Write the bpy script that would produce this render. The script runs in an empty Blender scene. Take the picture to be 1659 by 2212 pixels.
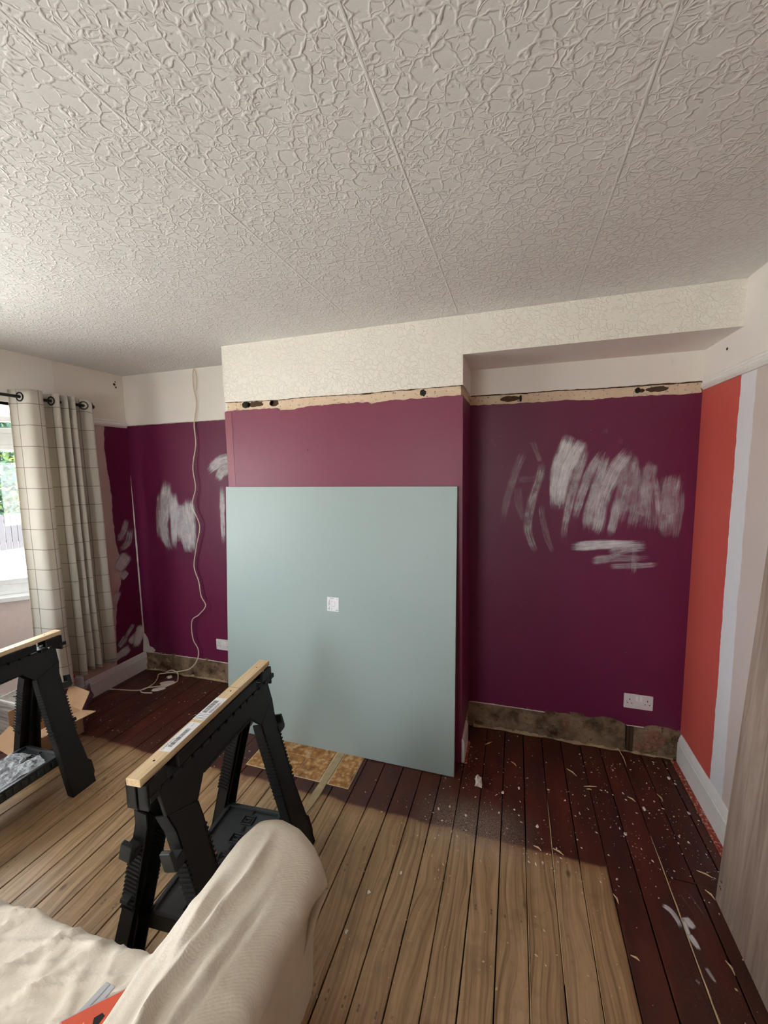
import bpy, bmesh, math, random
from mathutils import Vector, Matrix, noise
random.seed(7)
S = bpy.context.scene
COL = S.collection

# ------------------------------------------------------------------ camera, light, exposure
yaw, pitch, roll = math.radians(17.9387), math.radians(-6.1563), math.radians(-0.9809)
fwd = Vector((-math.sin(yaw)*math.cos(pitch), math.cos(yaw)*math.cos(pitch), math.sin(pitch)))
rt = Vector((math.cos(yaw), math.sin(yaw), 0)); up = rt.cross(fwd)
r2 = rt*math.cos(roll) + up*math.sin(roll); u2 = up*math.cos(roll) - rt*math.sin(roll)
cam_d = bpy.data.cameras.new('camera'); cam = bpy.data.objects.new('camera', cam_d); COL.objects.link(cam)
M = Matrix((r2, u2, -fwd)).transposed().to_4x4(); M.translation = Vector((0, 0, 1.65)); cam.matrix_world = M
cam_d.sensor_fit = 'HORIZONTAL'; cam_d.sensor_width = 36.0; cam_d.lens = 881.15/1659*36.0
cam_d.clip_start = 0.02; cam_d.clip_end = 200
S.camera = cam

world = bpy.data.worlds.new('overcast_sky'); S.world = world; world.use_nodes = True
bg = world.node_tree.nodes['Background']
bg.inputs['Color'].default_value = (0.92, 0.97, 1.0, 1); bg.inputs['Strength'].default_value = 3.0
S.view_settings.view_transform = 'Standard'; S.view_settings.look = 'None'
S.view_settings.exposure = 2.48; S.view_settings.gamma = 1.0; S.view_settings.use_curve_mapping = False
S.cycles.use_denoising = True
S.cycles.max_bounces = 12; S.cycles.diffuse_bounces = 8; S.cycles.glossy_bounces = 4
S.cycles.transparent_max_bounces = 24; S.cycles.sample_clamp_indirect = 6.0
S.cycles.caustics_reflective = False; S.cycles.caustics_refractive = False

sun_d = bpy.data.lights.new('sun', 'SUN'); sun_d.energy = 13.0; sun_d.angle = math.radians(0.6); sun_d.color = (1.0, 0.97, 0.92)
sun = bpy.data.objects.new('sun', sun_d); COL.objects.link(sun)      # high sun from behind the house: lights the garden, never enters the room
sun.rotation_euler = Vector((0.26, 0.05, 0.96)).to_track_quat('Z', 'Y').to_euler()

# room dimensions (metres)
H, HB, DC, DB = 2.40, 2.211, 2.144, 2.515
XCL, XCR, XR, XL = -1.714, -0.263, 0.893, -2.956
YB = -1.5                       # wall behind the camera
BAY = [(XL, 2.0), (XL-0.55, 1.45), (XL-0.55, -0.05), (XL, -0.6)]
SILL, HEAD = 0.81, 2.09
REAR_FILL = [(-0.6, YB), (-1.5, YB)]   # unseen window, added behind the camera as soft fill for the far wall

def portal(pa, pb):
    a, b = Vector((pa[0], pa[1], 0)), Vector((pb[0], pb[1], 0)); d = (b-a)
    l = bpy.data.lights.new('window_portal', 'AREA'); l.shape = 'RECTANGLE'
    l.size = d.length; l.size_y = HEAD-SILL; l.cycles.is_portal = True
    o = bpy.data.objects.new('window_portal', l); COL.objects.link(o)
    x = d.normalized(); z = Vector((-x.y, x.x, 0))
    if z.x > 0.01 or (abs(z.x) < 0.01 and z.y > 0): z = -z          # a light shines along -z, so +z points outdoors
    y = z.cross(x); Mx = Matrix((x, y, z)).transposed().to_4x4()
    Mx.translation = (a+b)/2 + Vector((0, 0, (HEAD+SILL)/2)) + z*0.12; o.matrix_world = Mx
for i in range(3): portal(BAY[i], BAY[i+1])
portal(*REAR_FILL)  # sky light through the added fill window

# ------------------------------------------------------------------ node helper
class Mat:
    def __init__(s, name):
        s.m = bpy.data.materials.new(name); s.m.use_nodes = True; s.t = s.m.node_tree
        s.b = s.t.nodes['Principled BSDF']; s.out = s.t.nodes['Material Output']
    def n(s, typ, **kw):
        x = s.t.nodes.new('ShaderNode'+typ)
        for k, v in kw.items(): setattr(x, k, v)
        return x
    def put(s, sock, v):
        if isinstance(v, bpy.types.NodeSocket): s.t.links.new(v, sock)
        elif isinstance(v, (tuple, list)) and len(v) == 3 and sock.type == 'RGBA': sock.default_value = (*v, 1)
        else: sock.default_value = v
    def pos(s): return s.n('NewGeometry').outputs['Position']
    def obj(s): return s.n('TexCoord').outputs['Object']
    def uv(s): return s.n('TexCoord').outputs['UV']
    def rnd(s): return s.n('ObjectInfo').outputs['Random']
    def xyz(s, v):
        x = s.n('SeparateXYZ'); s.put(x.inputs[0], v); return x.outputs[0], x.outputs[1], x.outputs[2]
    def comb(s, a, b, c):
        x = s.n('CombineXYZ'); s.put(x.inputs[0], a); s.put(x.inputs[1], b); s.put(x.inputs[2], c); return x.outputs[0]
    def ma(s, op, a, b=0.0, c=None):
        x = s.n('Math', operation=op); s.put(x.inputs[0], a); s.put(x.inputs[1], b)
        if c is not None: s.put(x.inputs[2], c)
        return x.outputs[0]
    def vm(s, op, a, b):
        x = s.n('VectorMath', operation=op); s.put(x.inputs[0], a)
        if op == 'SCALE': s.put(x.inputs['Scale'], b)
        else: s.put(x.inputs[1], b)
        return x.outputs[0]
    def noise(s, vec, scale, detail=3, rough=0.5, dist=0.0, col=False):
        x = s.n('TexNoise'); s.put(x.inputs['Vector'], vec); s.put(x.inputs['Scale'], scale)
        x.inputs['Detail'].default_value = detail; x.inputs['Roughness'].default_value = rough; x.inputs['Distortion'].default_value = dist
        return x.outputs['Color' if col else 'Fac']
    def vor(s, vec, scale, feature='F1', out='Distance'):
        x = s.n('TexVoronoi', feature=feature); s.put(x.inputs['Vector'], vec); s.put(x.inputs['Scale'], scale); return x.outputs[out]
    def step(s, v, lo, hi, a=0.0, b=1.0):
        x = s.n('MapRange', interpolation_type='SMOOTHSTEP'); s.put(x.inputs[0], v)
        s.put(x.inputs[1], lo); s.put(x.inputs[2], hi); s.put(x.inputs[3], a); s.put(x.inputs[4], b); return x.outputs[0]
    def lin(s, v, lo, hi, a=0.0, b=1.0):
        x = s.n('MapRange'); s.put(x.inputs[0], v)
        s.put(x.inputs[1], lo); s.put(x.inputs[2], hi); s.put(x.inputs[3], a); s.put(x.inputs[4], b); return x.outputs[0]
    def mix(s, f, a, b):
        x = s.n('Mix', data_type='RGBA'); s.put(x.inputs[0], f); s.put(x.inputs[6], a); s.put(x.inputs[7], b); return x.outputs[2]
    def ramp(s, v, stops, interp='LINEAR'):
        x = s.n('ValToRGB'); s.put(x.inputs[0], v); e = x.color_ramp.elements; x.color_ramp.interpolation = interp
        while len(e) < len(stops): e.new(0.5)
        for q, (p, c) in zip(e, stops): q.position = p; q.color = (*c, 1) if len(c) == 3 else c
        return x.outputs[0]
    def bump(s, h, strength=0.5, dist=0.01, nrm=None):
        x = s.n('Bump'); s.put(x.inputs['Height'], h); x.inputs['Strength'].default_value = strength; x.inputs['Distance'].default_value = dist
        if nrm is not None: s.put(x.inputs['Normal'], nrm)
        return x.outputs[0]
    def done(s, col=None, rough=None, nrm=None, spec=None, metal=None):
        if col is not None: s.put(s.b.inputs['Base Color'], col)
        if rough is not None: s.put(s.b.inputs['Roughness'], rough)
        if nrm is not None: s.put(s.b.inputs['Normal'], nrm)
        if spec is not None: s.put(s.b.inputs['Specular IOR Level'], spec)
        if metal is not None: s.put(s.b.inputs['Metallic'], metal)
        return s.m

def plain(name, col, rough=0.5, metal=0.0, spec=0.5, grain=0.08, gs=40):
    k = Mat(name); f = k.noise(k.obj(), gs, 4)
    c = k.mix(f, tuple(x*(1-grain) for x in col), tuple(min(1, x*(1+grain)) for x in col))
    return k.done(c, rough, None, spec, metal)

CREAM = (0.80, 0.76, 0.68)
def paper_height(k, vec, s1=27, s2=41):
    """raised crackle pattern of an embossed ceiling paper"""
    d = k.vm('ADD', vec, k.vm('SCALE', k.vm('SUBTRACT', k.noise(vec, 30, 2, col=True), (0.5, 0.5, 0.5)), 0.032))
    e1 = k.vor(d, s1, 'DISTANCE_TO_EDGE'); e2 = k.vor(k.vm('ADD', d, (3.1, 1.7, 0.4)), s2, 'DISTANCE_TO_EDGE')
    r1 = k.step(e1, 0.015, 0.10, 1, 0); r2_ = k.step(e2, 0.015, 0.10, 1, 0)
    m1 = k.step(k.noise(vec, 17, 2), 0.36, 0.46); m2 = k.step(k.noise(k.vm('ADD', vec, (7, 3, 1)), 19, 2), 0.46, 0.54)
    return k.ma('MAXIMUM', k.ma('MULTIPLY', r1, m1), k.ma('MULTIPLY', k.ma('MULTIPLY', r2_, m2), 0.8))

def mk_ceiling():
    k = Mat('embossed_ceiling_paper'); p = k.pos(); h = paper_height(k, p)
    x, y, z = k.xyz(p)
    for sx in (0.242, -0.285, -0.812, -1.80):
        l = k.step(k.ma('ABSOLUTE', k.ma('SUBTRACT', x, sx)), 0.0015, 0.005, 1.3, 0); h = k.ma('MAXIMUM', h, l)
    h = k.ma('ADD', h, k.ma('MULTIPLY', k.noise(p, 160, 2), 0.10))
    c = k.mix(k.noise(p, 1.3, 3), (0.715, 0.715, 0.695), (0.77, 0.77, 0.755))
    return k.done(c, 0.62, k.bump(h, 0.42, 0.0050), 0.3)
def mk_paper_wall():
    k = Mat('embossed_wall_paper'); p = k.pos(); h = paper_height(k, p, 30, 44)
    x, y, z = k.xyz(p)
    h = k.ma('MAXIMUM', h, k.step(k.ma('ABSOLUTE', k.ma('SUBTRACT', x, -0.27)), 0.001, 0.003, 0.8, 0))
    c = k.mix(k.noise(p, 2.0, 3), (0.80, 0.775, 0.70), (0.86, 0.83, 0.76))
    return k.done(c, 0.6, k.bump(h, 0.45, 0.004), 0.3)
def mk_cream():
    k = Mat('cream_painted_plaster'); p = k.pos()
    c = k.mix(k.noise(p, 2.2, 4), (0.78, 0.74, 0.69), (0.85, 0.82, 0.77))
    c = k.mix(k.step(k.noise(p, 9, 5, 0.7), 0.66, 0.8), c, (0.68, 0.61, 0.53))
    return k.done(c, 0.6, k.bump(k.noise(p, 30, 4), 0.25, 0.004), 0.3)
PUR = (0.140, 0.0085, 0.054)
def purple_color(k, p):
    c = k.mix(k.noise(p, 3.0, 4), tuple(x*0.9 for x in PUR), tuple(x*1.12 for x in PUR))
    return k.mix(k.ma('MULTIPLY', k.step(k.noise(p, 55, 2), 0.76, 0.80), 0.18), c, (0.5, 0.35, 0.4))
def mk_purple():
    k = Mat('plum_wall_paint'); p = k.pos()
    h = k.ma('ADD', k.noise(p, 110, 3), k.ma('MULTIPLY', k.noise(p, 4, 3), 3.0))
    return k.done(purple_color(k, p), 0.47, k.bump(h, 0.18, 0.003), 0.5)
def mk_breast():
    k = Mat('plum_paint_window_sheen'); p = k.pos()
    c = k.mix(k.noise(p, 3.0, 4), (0.175, 0.019, 0.055), (0.205, 0.026, 0.068))  # paler than the alcove plum: the window's sheen is put into this colour
    h = k.ma('ADD', k.noise(p, 110, 3), k.ma('MULTIPLY', k.noise(p, 4, 3), 3.0))
    return k.done(c, 0.44, k.bump(h, 0.18, 0.003), 0.5)
def mk_plaster_band():
    k = Mat('bare_plaster_band'); p = k.pos()
    c = k.mix(k.noise(p, 12, 4), (0.66, 0.50, 0.35), (0.80, 0.66, 0.50))
    sp = k.step(k.noise(p, 70, 3, 0.6), 0.60, 0.68)
    c = k.mix(k.ma('MULTIPLY', sp, 0.75), c, (0.09, 0.065, 0.035))
    return k.done(c, 0.85, k.bump(k.noise(p, 60, 4), 0.5, 0.006), 0.2)
def mk_render():
    k = Mat('rough_brown_render'); p = k.pos()
    c = k.ramp(k.noise(p, 9, 6, 0.62), [(0.30, (0.06, 0.032, 0.018)), (0.46, (0.25, 0.165, 0.10)), (0.62, (0.36, 0.255, 0.165)), (0.75, (0.20, 0.115, 0.065))])
    c = k.mix(k.ma('MULTIPLY', k.step(k.noise(p, 28, 5, 0.7), 0.60, 0.70), 0.8), c, (0.06, 0.032, 0.018))
    return k.done(c, 0.9, k.bump(k.noise(p, 50, 6, 0.65), 0.9, 0.02), 0.15)
def mk_right_wall():
    k = Mat('coral_white_and_blush_wall_paint'); p = k.pos(); x, y, z = k.xyz(p)
    w = k.ma('MULTIPLY', k.ma('SUBTRACT', k.noise(k.comb(0.0, k.ma('MULTIPLY', y, 0.3), z), 7, 4, 0.6), 0.5), 0.035)
    yy = k.ma('ADD', k.ma('ADD', y, w), k.ma('MULTIPLY', k.ma('SUBTRACT', 1.1, z), -0.008))
    f1 = k.step(yy, 2.143, 2.147); f2 = k.step(yy, 2.022, 2.030)
    blush = k.mix(k.noise(p, 4, 3), (0.60, 0.505, 0.47), (0.65, 0.555, 0.52))
    white = k.mix(k.noise(k.comb(0.0, k.ma('MULTIPLY', y, 90), k.ma('MULTIPLY', z, 8)), 1.5, 3), (0.70, 0.69, 0.72), (0.80, 0.79, 0.82))
    c = k.mix(f2, blush, white); c = k.mix(f1, c, (0.58, 0.098, 0.075))
    top = k.step(z, 2.02, 2.03); c = k.mix(top, c, (0.80, 0.76, 0.72))
    return k.done(c, 0.5, k.bump(k.noise(p, 60, 3), 0.12, 0.003), 0.4)
def mk_left_wall():
    k = Mat('blush_and_plum_wall_paint'); p = k.pos(); x, y, z = k.xyz(p)
    pts = [(0.234, 2.262), (0.563, 2.29), (0.78, 2.348), (0.90, 2.384), (1.084, 2.339), (1.256, 2.331), (1.48, 2.34), (1.756, 2.314), (2.005, 2.326)]
    stops = [(zz/2.4, ((yy-2.0)*2,)*3) for zz, yy in pts]
    e = k.ma('ADD', k.ma('MULTIPLY', k.ramp(k.ma('DIVIDE', z, 2.4), stops), 0.5), 2.0)
    e = k.ma('ADD', e, k.ma('MULTIPLY', k.ma('SUBTRACT', k.noise(p, 14, 4), 0.5), 0.03))
    f = k.step(k.ma('SUBTRACT', y, e), -0.004, 0.004)
    blush = k.mix(k.noise(p, 4, 3), (0.56, 0.41, 0.37), (0.62, 0.47, 0.43))
    c = k.mix(f, blush, purple_color(k, p)); c = k.mix(k.step(z, 2.02, 2.03), c, (0.78, 0.73, 0.66))
    return k.done(c, 0.5, k.bump(k.noise(p, 60, 3), 0.15, 0.003), 0.4)

def mk_floor():
    k = Mat('old_pine_boards_with_stained_border'); p = k.pos(); x, y, z = k.xyz(p); r = k.rnd()
    rs = k.ma('MULTIPLY', r, 37.0)
    q = k.comb(k.ma('ADD', k.ma('MULTIPLY', x, 14.0), rs), k.ma('ADD', k.ma('MULTIPLY', y, 0.9), rs), rs)
    wob = k.noise(k.comb(k.ma('MULTIPLY', x, 5), k.ma('MULTIPLY', y, 1.6), rs), 1.0, 2)
    g1 = k.noise(k.comb(k.ma('ADD', k.ma('MULTIPLY', x, 95), k.ma('MULTIPLY', wob, 14)), k.ma('MULTIPLY', y, 1.4), rs), 1.0, 4, 0.62)
    g2 = k.noise(q, 1.4, 4, 0.6)
    pine = k.ramp(g1, [(0.28, (0.17, 0.092, 0.042)), (0.44, (0.36, 0.228, 0.118)), (0.60, (0.50, 0.338, 0.188)), (0.8, (0.43, 0.272, 0.143))])
    pine = k.mix(k.ma('MULTIPLY', k.step(g2, 0.45, 0.75), 0.45), pine, (0.22, 0.13, 0.065))
    pine = k.mix(k.ma('MULTIPLY', k.step(r, 0.0, 1.0), 0.30), pine, (0.48, 0.29, 0.13))
    # knots
    kn = k.vor(k.comb(k.ma('ADD', k.ma('MULTIPLY', x, 1.0), rs), k.ma('ADD', k.ma('MULTIPLY', y, 0.55), rs), 0.0), 6.5)
    pine = k.mix(k.ma('MULTIPLY', k.step(kn, 0.05, 0.10, 1, 0), 0.75), pine, (0.075, 0.032, 0.015))
    yq = k.ma('ABSOLUTE', k.ma('SUBTRACT', k.ma('FRACT', k.ma('DIVIDE', y, 0.40)), 0.5))
    xq = k.ma('ABSOLUTE', k.ma('SUBTRACT', k.ma('ABSOLUTE', k.ma('SUBTRACT', k.ma('FRACT', k.ma('DIVIDE', k.ma('SUBTRACT', x, 0.706), 0.1058)), 0.49)), 0.27))
    nl = k.ma('MULTIPLY', k.step(k.ma('MULTIPLY', xq, 0.1058), 0.002, 0.0045, 1, 0), k.step(k.ma('ABSOLUTE', k.ma('SUBTRACT', k.ma('MULTIPLY', yq, 0.40), k.ma('MULTIPLY', r, 0.02))), 0.003, 0.006, 1, 0))
    nl = k.ma('MULTIPLY', nl, k.step(k.noise(p, 3.3, 2), 0.44, 0.56)); pine = k.mix(k.ma('MULTIPLY', nl, 0.6), pine, (0.05, 0.028, 0.018))
    dirt = k.step(k.noise(p, 5.5, 5, 0.65), 0.50, 0.72); pine = k.mix(k.ma('MULTIPLY', dirt, 0.45), pine, (0.185, 0.115, 0.064)); d2 = k.step(k.noise(k.comb(k.ma('MULTIPLY', x, 2.2), y, 0.0), 16, 5, 0.7), 0.52, 0.74); pine = k.mix(k.ma('MULTIPLY', d2, 0.38), pine, (0.17, 0.105, 0.06))
    # stained border: along the far wall and along the wall on the right
    ey = k.ma('ADD', 1.708, k.ma('MULTIPLY', k.ma('SUBTRACT', k.noise(p, 6, 4), 0.5), 0.06))
    ex = k.ma('ADD', 0.384, k.ma('MULTIPLY', k.ma('SUBTRACT', k.noise(p, 9, 3), 0.5), 0.012))
    s1 = k.step(k.ma('SUBTRACT', y, ey), -0.010, 0.012); s2 = k.step(k.ma('SUBTRACT', x, ex), -0.008, 0.008)
    s3 = k.step(k.ma('SUBTRACT', k.ma('MULTIPLY', x, -1.0), k.ma('ADD', 2.60, k.ma('MULTIPLY', k.noise(p, 7, 3), 0.06))), -0.02, 0.02)
    st = k.ma('MAXIMUM', k.ma('MAXIMUM', s1, s2), s3)
    halo = k.ma('MAXIMUM', k.step(k.ma('SUBTRACT', y, ey), -0.06, 0.01), k.step(k.ma('SUBTRACT', x, ex), -0.03, 0.008))
    pine = k.mix(k.ma('MULTIPLY', halo, 0.55), pine, (0.22, 0.085, 0.03))
    stain = k.ramp(k.noise(k.comb(k.ma('MULTIPLY', x, 3), y, rs), 3.0, 5, 0.6), [(0.32, (0.046, 0.015, 0.0105)), (0.55, (0.088, 0.021, 0.0125)), (0.75, (0.145, 0.032, 0.017))])
    stain = k.mix(k.ma('MULTIPLY', k.step(r, 0.3, 1.0), 0.4), stain, (0.060, 0.025, 0.018))
    scuff = k.step(k.noise(k.comb(k.ma('MULTIPLY', x, 4), k.ma('MULTIPLY', y, 2), 0.0), 5, 6, 0.7), 0.60, 0.80)
    stain = k.mix(k.ma('MULTIPLY', scuff, 0.35), stain, (0.24, 0.18, 0.15))
    c = k.mix(st, pine, stain)
    # plaster dust
    db = k.step(k.noise(p, 2.3, 3), 0.45, 0.75)
    sp = k.step(k.noise(p, 230, 2, 0.7), 0.64, 0.74)
    dx = k.step(k.vm('DISTANCE', p, (-0.12, 1.77, 0.0)) if False else k.ma('ABSOLUTE', k.ma('ADD', x, 0.16)), 0.04, 0.34, 1, 0)
    dy = k.step(k.ma('ABSOLUTE', k.ma('SUBTRACT', y, 1.74)), 0.03, 0.22, 1, 0)
    pile = k.ma('MULTIPLY', k.ma('MULTIPLY', dx, dy), k.step(k.noise(p, 260, 3, 0.8), 0.40, 0.62))
    c = k.mix(k.ma('MULTIPLY', k.ma('MULTIPLY', sp, db), 0.55), c, (0.55, 0.47, 0.40))
    c = k.mix(k.ma('MULTIPLY', pile, 0.75), c, (0.46, 0.38, 0.31))
    nails = 0.0
    rough = k.lin(st, 0, 1, 0.36, 0.33); rough = k.ma('ADD', rough, k.ma('MULTIPLY', k.noise(p, 7, 4), 0.16))
    h = k.ma('ADD', k.ma('MULTIPLY', g1, 0.5), k.ma('MULTIPLY', k.noise(p, 14, 3), 1.2))
    return k.done(c, rough, k.bump(h, 0.22, 0.004), 0.45)

def mk_timber():
    k = Mat('new_softwood_batten'); p = k.obj(); x, y, z = k.xyz(p)
    g = k.noise(k.comb(k.ma('MULTIPLY', x, 130), k.ma('MULTIPLY', y, 3), k.ma('MULTIPLY', z, 130)), 1, 3, 0.6)
    c = k.ramp(g, [(0.3, (0.56, 0.38, 0.20)), (0.55, (0.74, 0.56, 0.34)), (0.8, (0.80, 0.64, 0.42))])
    kn = k.vor(k.comb(k.ma('MULTIPLY', x, 1.0), k.ma('MULTIPLY', y, 0.5), z), 9.0)
    c = k.mix(k.step(kn, 0.04, 0.08, 0.8, 0), c, (0.25, 0.12, 0.05))
    return k.done(c, 0.55, k.bump(g, 0.15, 0.002), 0.3)
def mk_black():
    k = Mat('black_moulded_plastic'); p = k.obj()
    c = k.mix(k.noise(p, 7, 5, 0.65), (0.008, 0.008, 0.008), (0.020, 0.019, 0.018))
    c = k.mix(k.ma('MULTIPLY', k.step(k.noise(p, 60, 4, 0.7), 0.66, 0.76), 0.3), c, (0.16, 0.15, 0.14))
    return k.done(c, 0.44, k.bump(k.noise(p, 260, 2), 0.12, 0.001), 0.32)
def mk_sage():
    k = Mat('sage_green_melamine'); p = k.obj()
    c = k.mix(k.noise(p, 1.2, 3), (0.335, 0.415, 0.405), (0.355, 0.435, 0.425))
    return k.done(c, 0.42, None, 0.45)
def mk_woodgrey():
    k = Mat('grey_oak_effect_board'); p = k.obj(); x, y, z = k.xyz(p)
    g = k.noise(k.comb(0.0, k.ma('MULTIPLY', y, 30), k.ma('MULTIPLY', z, 2.0)), 1, 5, 0.65, 0.6)
    g2 = k.noise(k.comb(0.0, k.ma('MULTIPLY', y, 170), k.ma('MULTIPLY', z, 7)), 1, 3, 0.6)
    c = k.ramp(g, [(0.28, (0.21, 0.145, 0.112)), (0.5, (0.35, 0.262, 0.212)), (0.72, (0.44, 0.345, 0.29))])
    c = k.mix(k.ma('MULTIPLY', k.step(g2, 0.55, 0.75), 0.35), c, (0.20, 0.14, 0.105))
    return k.done(c, 0.55, k.bump(g2, 0.15, 0.002), 0.35)
def mk_curtain():
    k = Mat('checked_linen_curtain'); u, v, w = k.xyz(k.uv())
    def lines(a, sp, off, wd):
        f = k.ma('FRACT', k.ma('ADD', k.ma('DIVIDE', a, sp), off)); d = k.ma('ABSOLUTE', k.ma('SUBTRACT', f, 0.5))
        return k.step(d, wd*0.4/sp, wd/sp, 1, 0)
    l = k.ma('MAXIMUM', lines(u, 0.128, 0.10, 0.0028), lines(v, 0.128, 0.3, 0.0028))
    n = k.noise(k.comb(k.ma('MULTIPLY', u, 600), k.ma('MULTIPLY', v, 300), 0.0), 1, 2)
    c = k.mix(n, (0.60, 0.57, 0.50), (0.70, 0.675, 0.61)); c = k.mix(k.ma('MULTIPLY', l, 0.85), c, (0.13, 0.10, 0.09))
    k.done(c, 0.85, k.bump(n, 0.2, 0.001), 0.15)
    tr = k.n('BsdfTranslucent'); k.put(tr.inputs['Color'], k.mix(0.5, c, (0.75, 0.68, 0.55)))
    mx = k.n('MixShader'); mx.inputs[0].default_value = 0.22
    k.t.links.new(k.b.outputs[0], mx.inputs[1]); k.t.links.new(tr.outputs[0], mx.inputs[2]); k.t.links.new(mx.outputs[0], k.out.inputs[0])
    return k.m
def mk_sheet():
    k = Mat('unbleached_cotton_twill'); p = k.obj(); x, y, z = k.xyz(p)
    d = k.ma('ADD', k.ma('MULTIPLY', x, 0.55), k.ma('ADD', k.ma('MULTIPLY', y, -0.45), k.ma('MULTIPLY', z, 0.6)))
    tw = k.ma('SINE', k.ma('ADD', k.ma('MULTIPLY', d, 1900), k.ma('MULTIPLY', k.noise(p, 8, 2), 3)))
    c = k.mix(k.noise(p, 5, 4), (0.68, 0.60, 0.485), (0.79, 0.715, 0.605))
    c = k.mix(k.step(k.noise(p, 23, 5, 0.7), 0.70, 0.76), c, (0.33, 0.25, 0.17))
    h = k.ma('ADD', k.ma('MULTIPLY', tw, 0.045), k.noise(p, 60, 4, 0.6))
    return k.done(c, 0.9, k.bump(h, 0.45, 0.004), 0.1)
def mk_brush():
    """streaky dry-brushed primer; transparency follows the bristle tracks"""
    k = Mat('dry_brushed_white_primer'); u, v, w = k.xyz(k.uv())
    op = k.n('Attribute'); op.attribute_type = 'GEOMETRY'; op.attribute_name = 'opacity'; o = op.outputs['Fac']
    st = k.noise(k.comb(k.ma('MULTIPLY', u, 190), k.ma('MULTIPLY', v, 7), w), 1, 4, 0.65)
    pt = k.noise(k.pos(), 22, 4, 0.6)
    e = k.n('Attribute'); e.attribute_type = 'GEOMETRY'; e.attribute_name = 'edge'; ef = e.outputs['Fac']
    fine = k.noise(k.comb(k.ma('MULTIPLY', u, 420), k.ma('MULTIPLY', v, 14), w), 1, 3, 0.6)
    a = k.ma('ADD', k.ma('ADD', k.ma('MULTIPLY', st, 0.8), k.ma('MULTIPLY', fine, 0.35)), k.ma('MULTIPLY', pt, 0.45))
    a = k.ma('ADD', a, k.ma('ADD', k.ma('MULTIPLY', o, 0.55), k.ma('MULTIPLY', k.ma('SUBTRACT', ef, 1.0), 0.62)))
    a = k.ma('MULTIPLY', k.step(a, 0.74, 1.52), k.ma('ADD', 0.22, k.ma('MULTIPLY', o, 0.75)))
    a = k.ma('MULTIPLY', a, k.step(ef, 0.0, 0.25))
    k.done((0.80, 0.78, 0.80), 0.6, None, 0.3); k.put(k.b.inputs['Alpha'], a)
    return k.m
def mk_glass():
    k = Mat('window_glass'); t = k.n('BsdfTransparent'); g = k.n('BsdfGlossy'); g.inputs['Roughness'].default_value = 0.02
    fr = k.n('Fresnel'); fr.inputs[0].default_value = 1.45; mx = k.n('MixShader')
    k.t.links.new(k.ma('MULTIPLY', fr.outputs[0], 0.8), mx.inputs[0]); k.t.links.new(t.outputs[0], mx.inputs[1]); k.t.links.new(g.outputs[0], mx.inputs[2])
    k.t.links.new(mx.outputs[0], k.out.inputs[0]); return k.m
def mk_film():
    k = Mat('clear_crinkled_plastic_film'); t = k.n('BsdfTransparent'); t.inputs[0].default_value = (0.93, 0.95, 0.96, 1)
    n = k.bump(k.noise(k.obj(), 35, 5, 0.6), 1.0, 0.02)
    k.done((0.80, 0.85, 0.88), 0.12, n, 0.7); mx = k.n('MixShader'); k.put(mx.inputs[0], k.lin(k.noise(k.obj(), 18, 3), 0.3, 0.7, 0.35, 0.8))
    k.t.links.new(t.outputs[0], mx.inputs[1]); k.t.links.new(k.b.outputs[0], mx.inputs[2]); k.t.links.new(mx.outputs[0], k.out.inputs[0])
    return k.m
def mk_hearth():
    k = Mat('mottled_amber_tile'); p = k.pos()
    d = k.vm('ADD', p, k.vm('SCALE', k.noise(p, 30, 2, col=True), 0.03))
    c = k.ramp(k.vor(d, 42, 'SMOOTH_F1'), [(0.1, (0.62, 0.40, 0.19)), (0.4, (0.42, 0.20, 0.06)), (0.75, (0.22, 0.085, 0.022))])
    c = k.mix(k.step(k.noise(p, 20, 4), 0.55, 0.7), c, (0.60, 0.45, 0.27))
    return k.done(c, 0.45, k.bump(k.noise(p, 60, 3), 0.2, 0.003), 0.4)
def mk_crate():
    k = Mat('scuffed_grey_storage_crate'); p = k.obj(); x, y, z = k.xyz(p)
    w = k.noise(k.comb(k.ma('MULTIPLY', x, 6), k.ma('MULTIPLY', y, 6), k.ma('MULTIPLY', z, 60)), 1, 4, 0.6)
    c = k.ramp(w, [(0.3, (0.13, 0.11, 0.10)), (0.55, (0.42, 0.39, 0.35)), (0.75, (0.58, 0.55, 0.50))])
    return k.done(c, 0.5, k.bump(w, 0.4, 0.004), 0.4)
def mk_tree():
    k = Mat('garden_tree_leaves'); r = k.noise(k.pos(), 2.2, 3)
    c = k.ramp(r, [(0.3, (0.006, 0.022, 0.030)), (0.5, (0.020, 0.060, 0.030)), (0.66, (0.09, 0.13, 0.02)), (0.8, (0.16, 0.15, 0.02))])
    return k.done(c, 0.6, None, 0.2)

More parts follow.
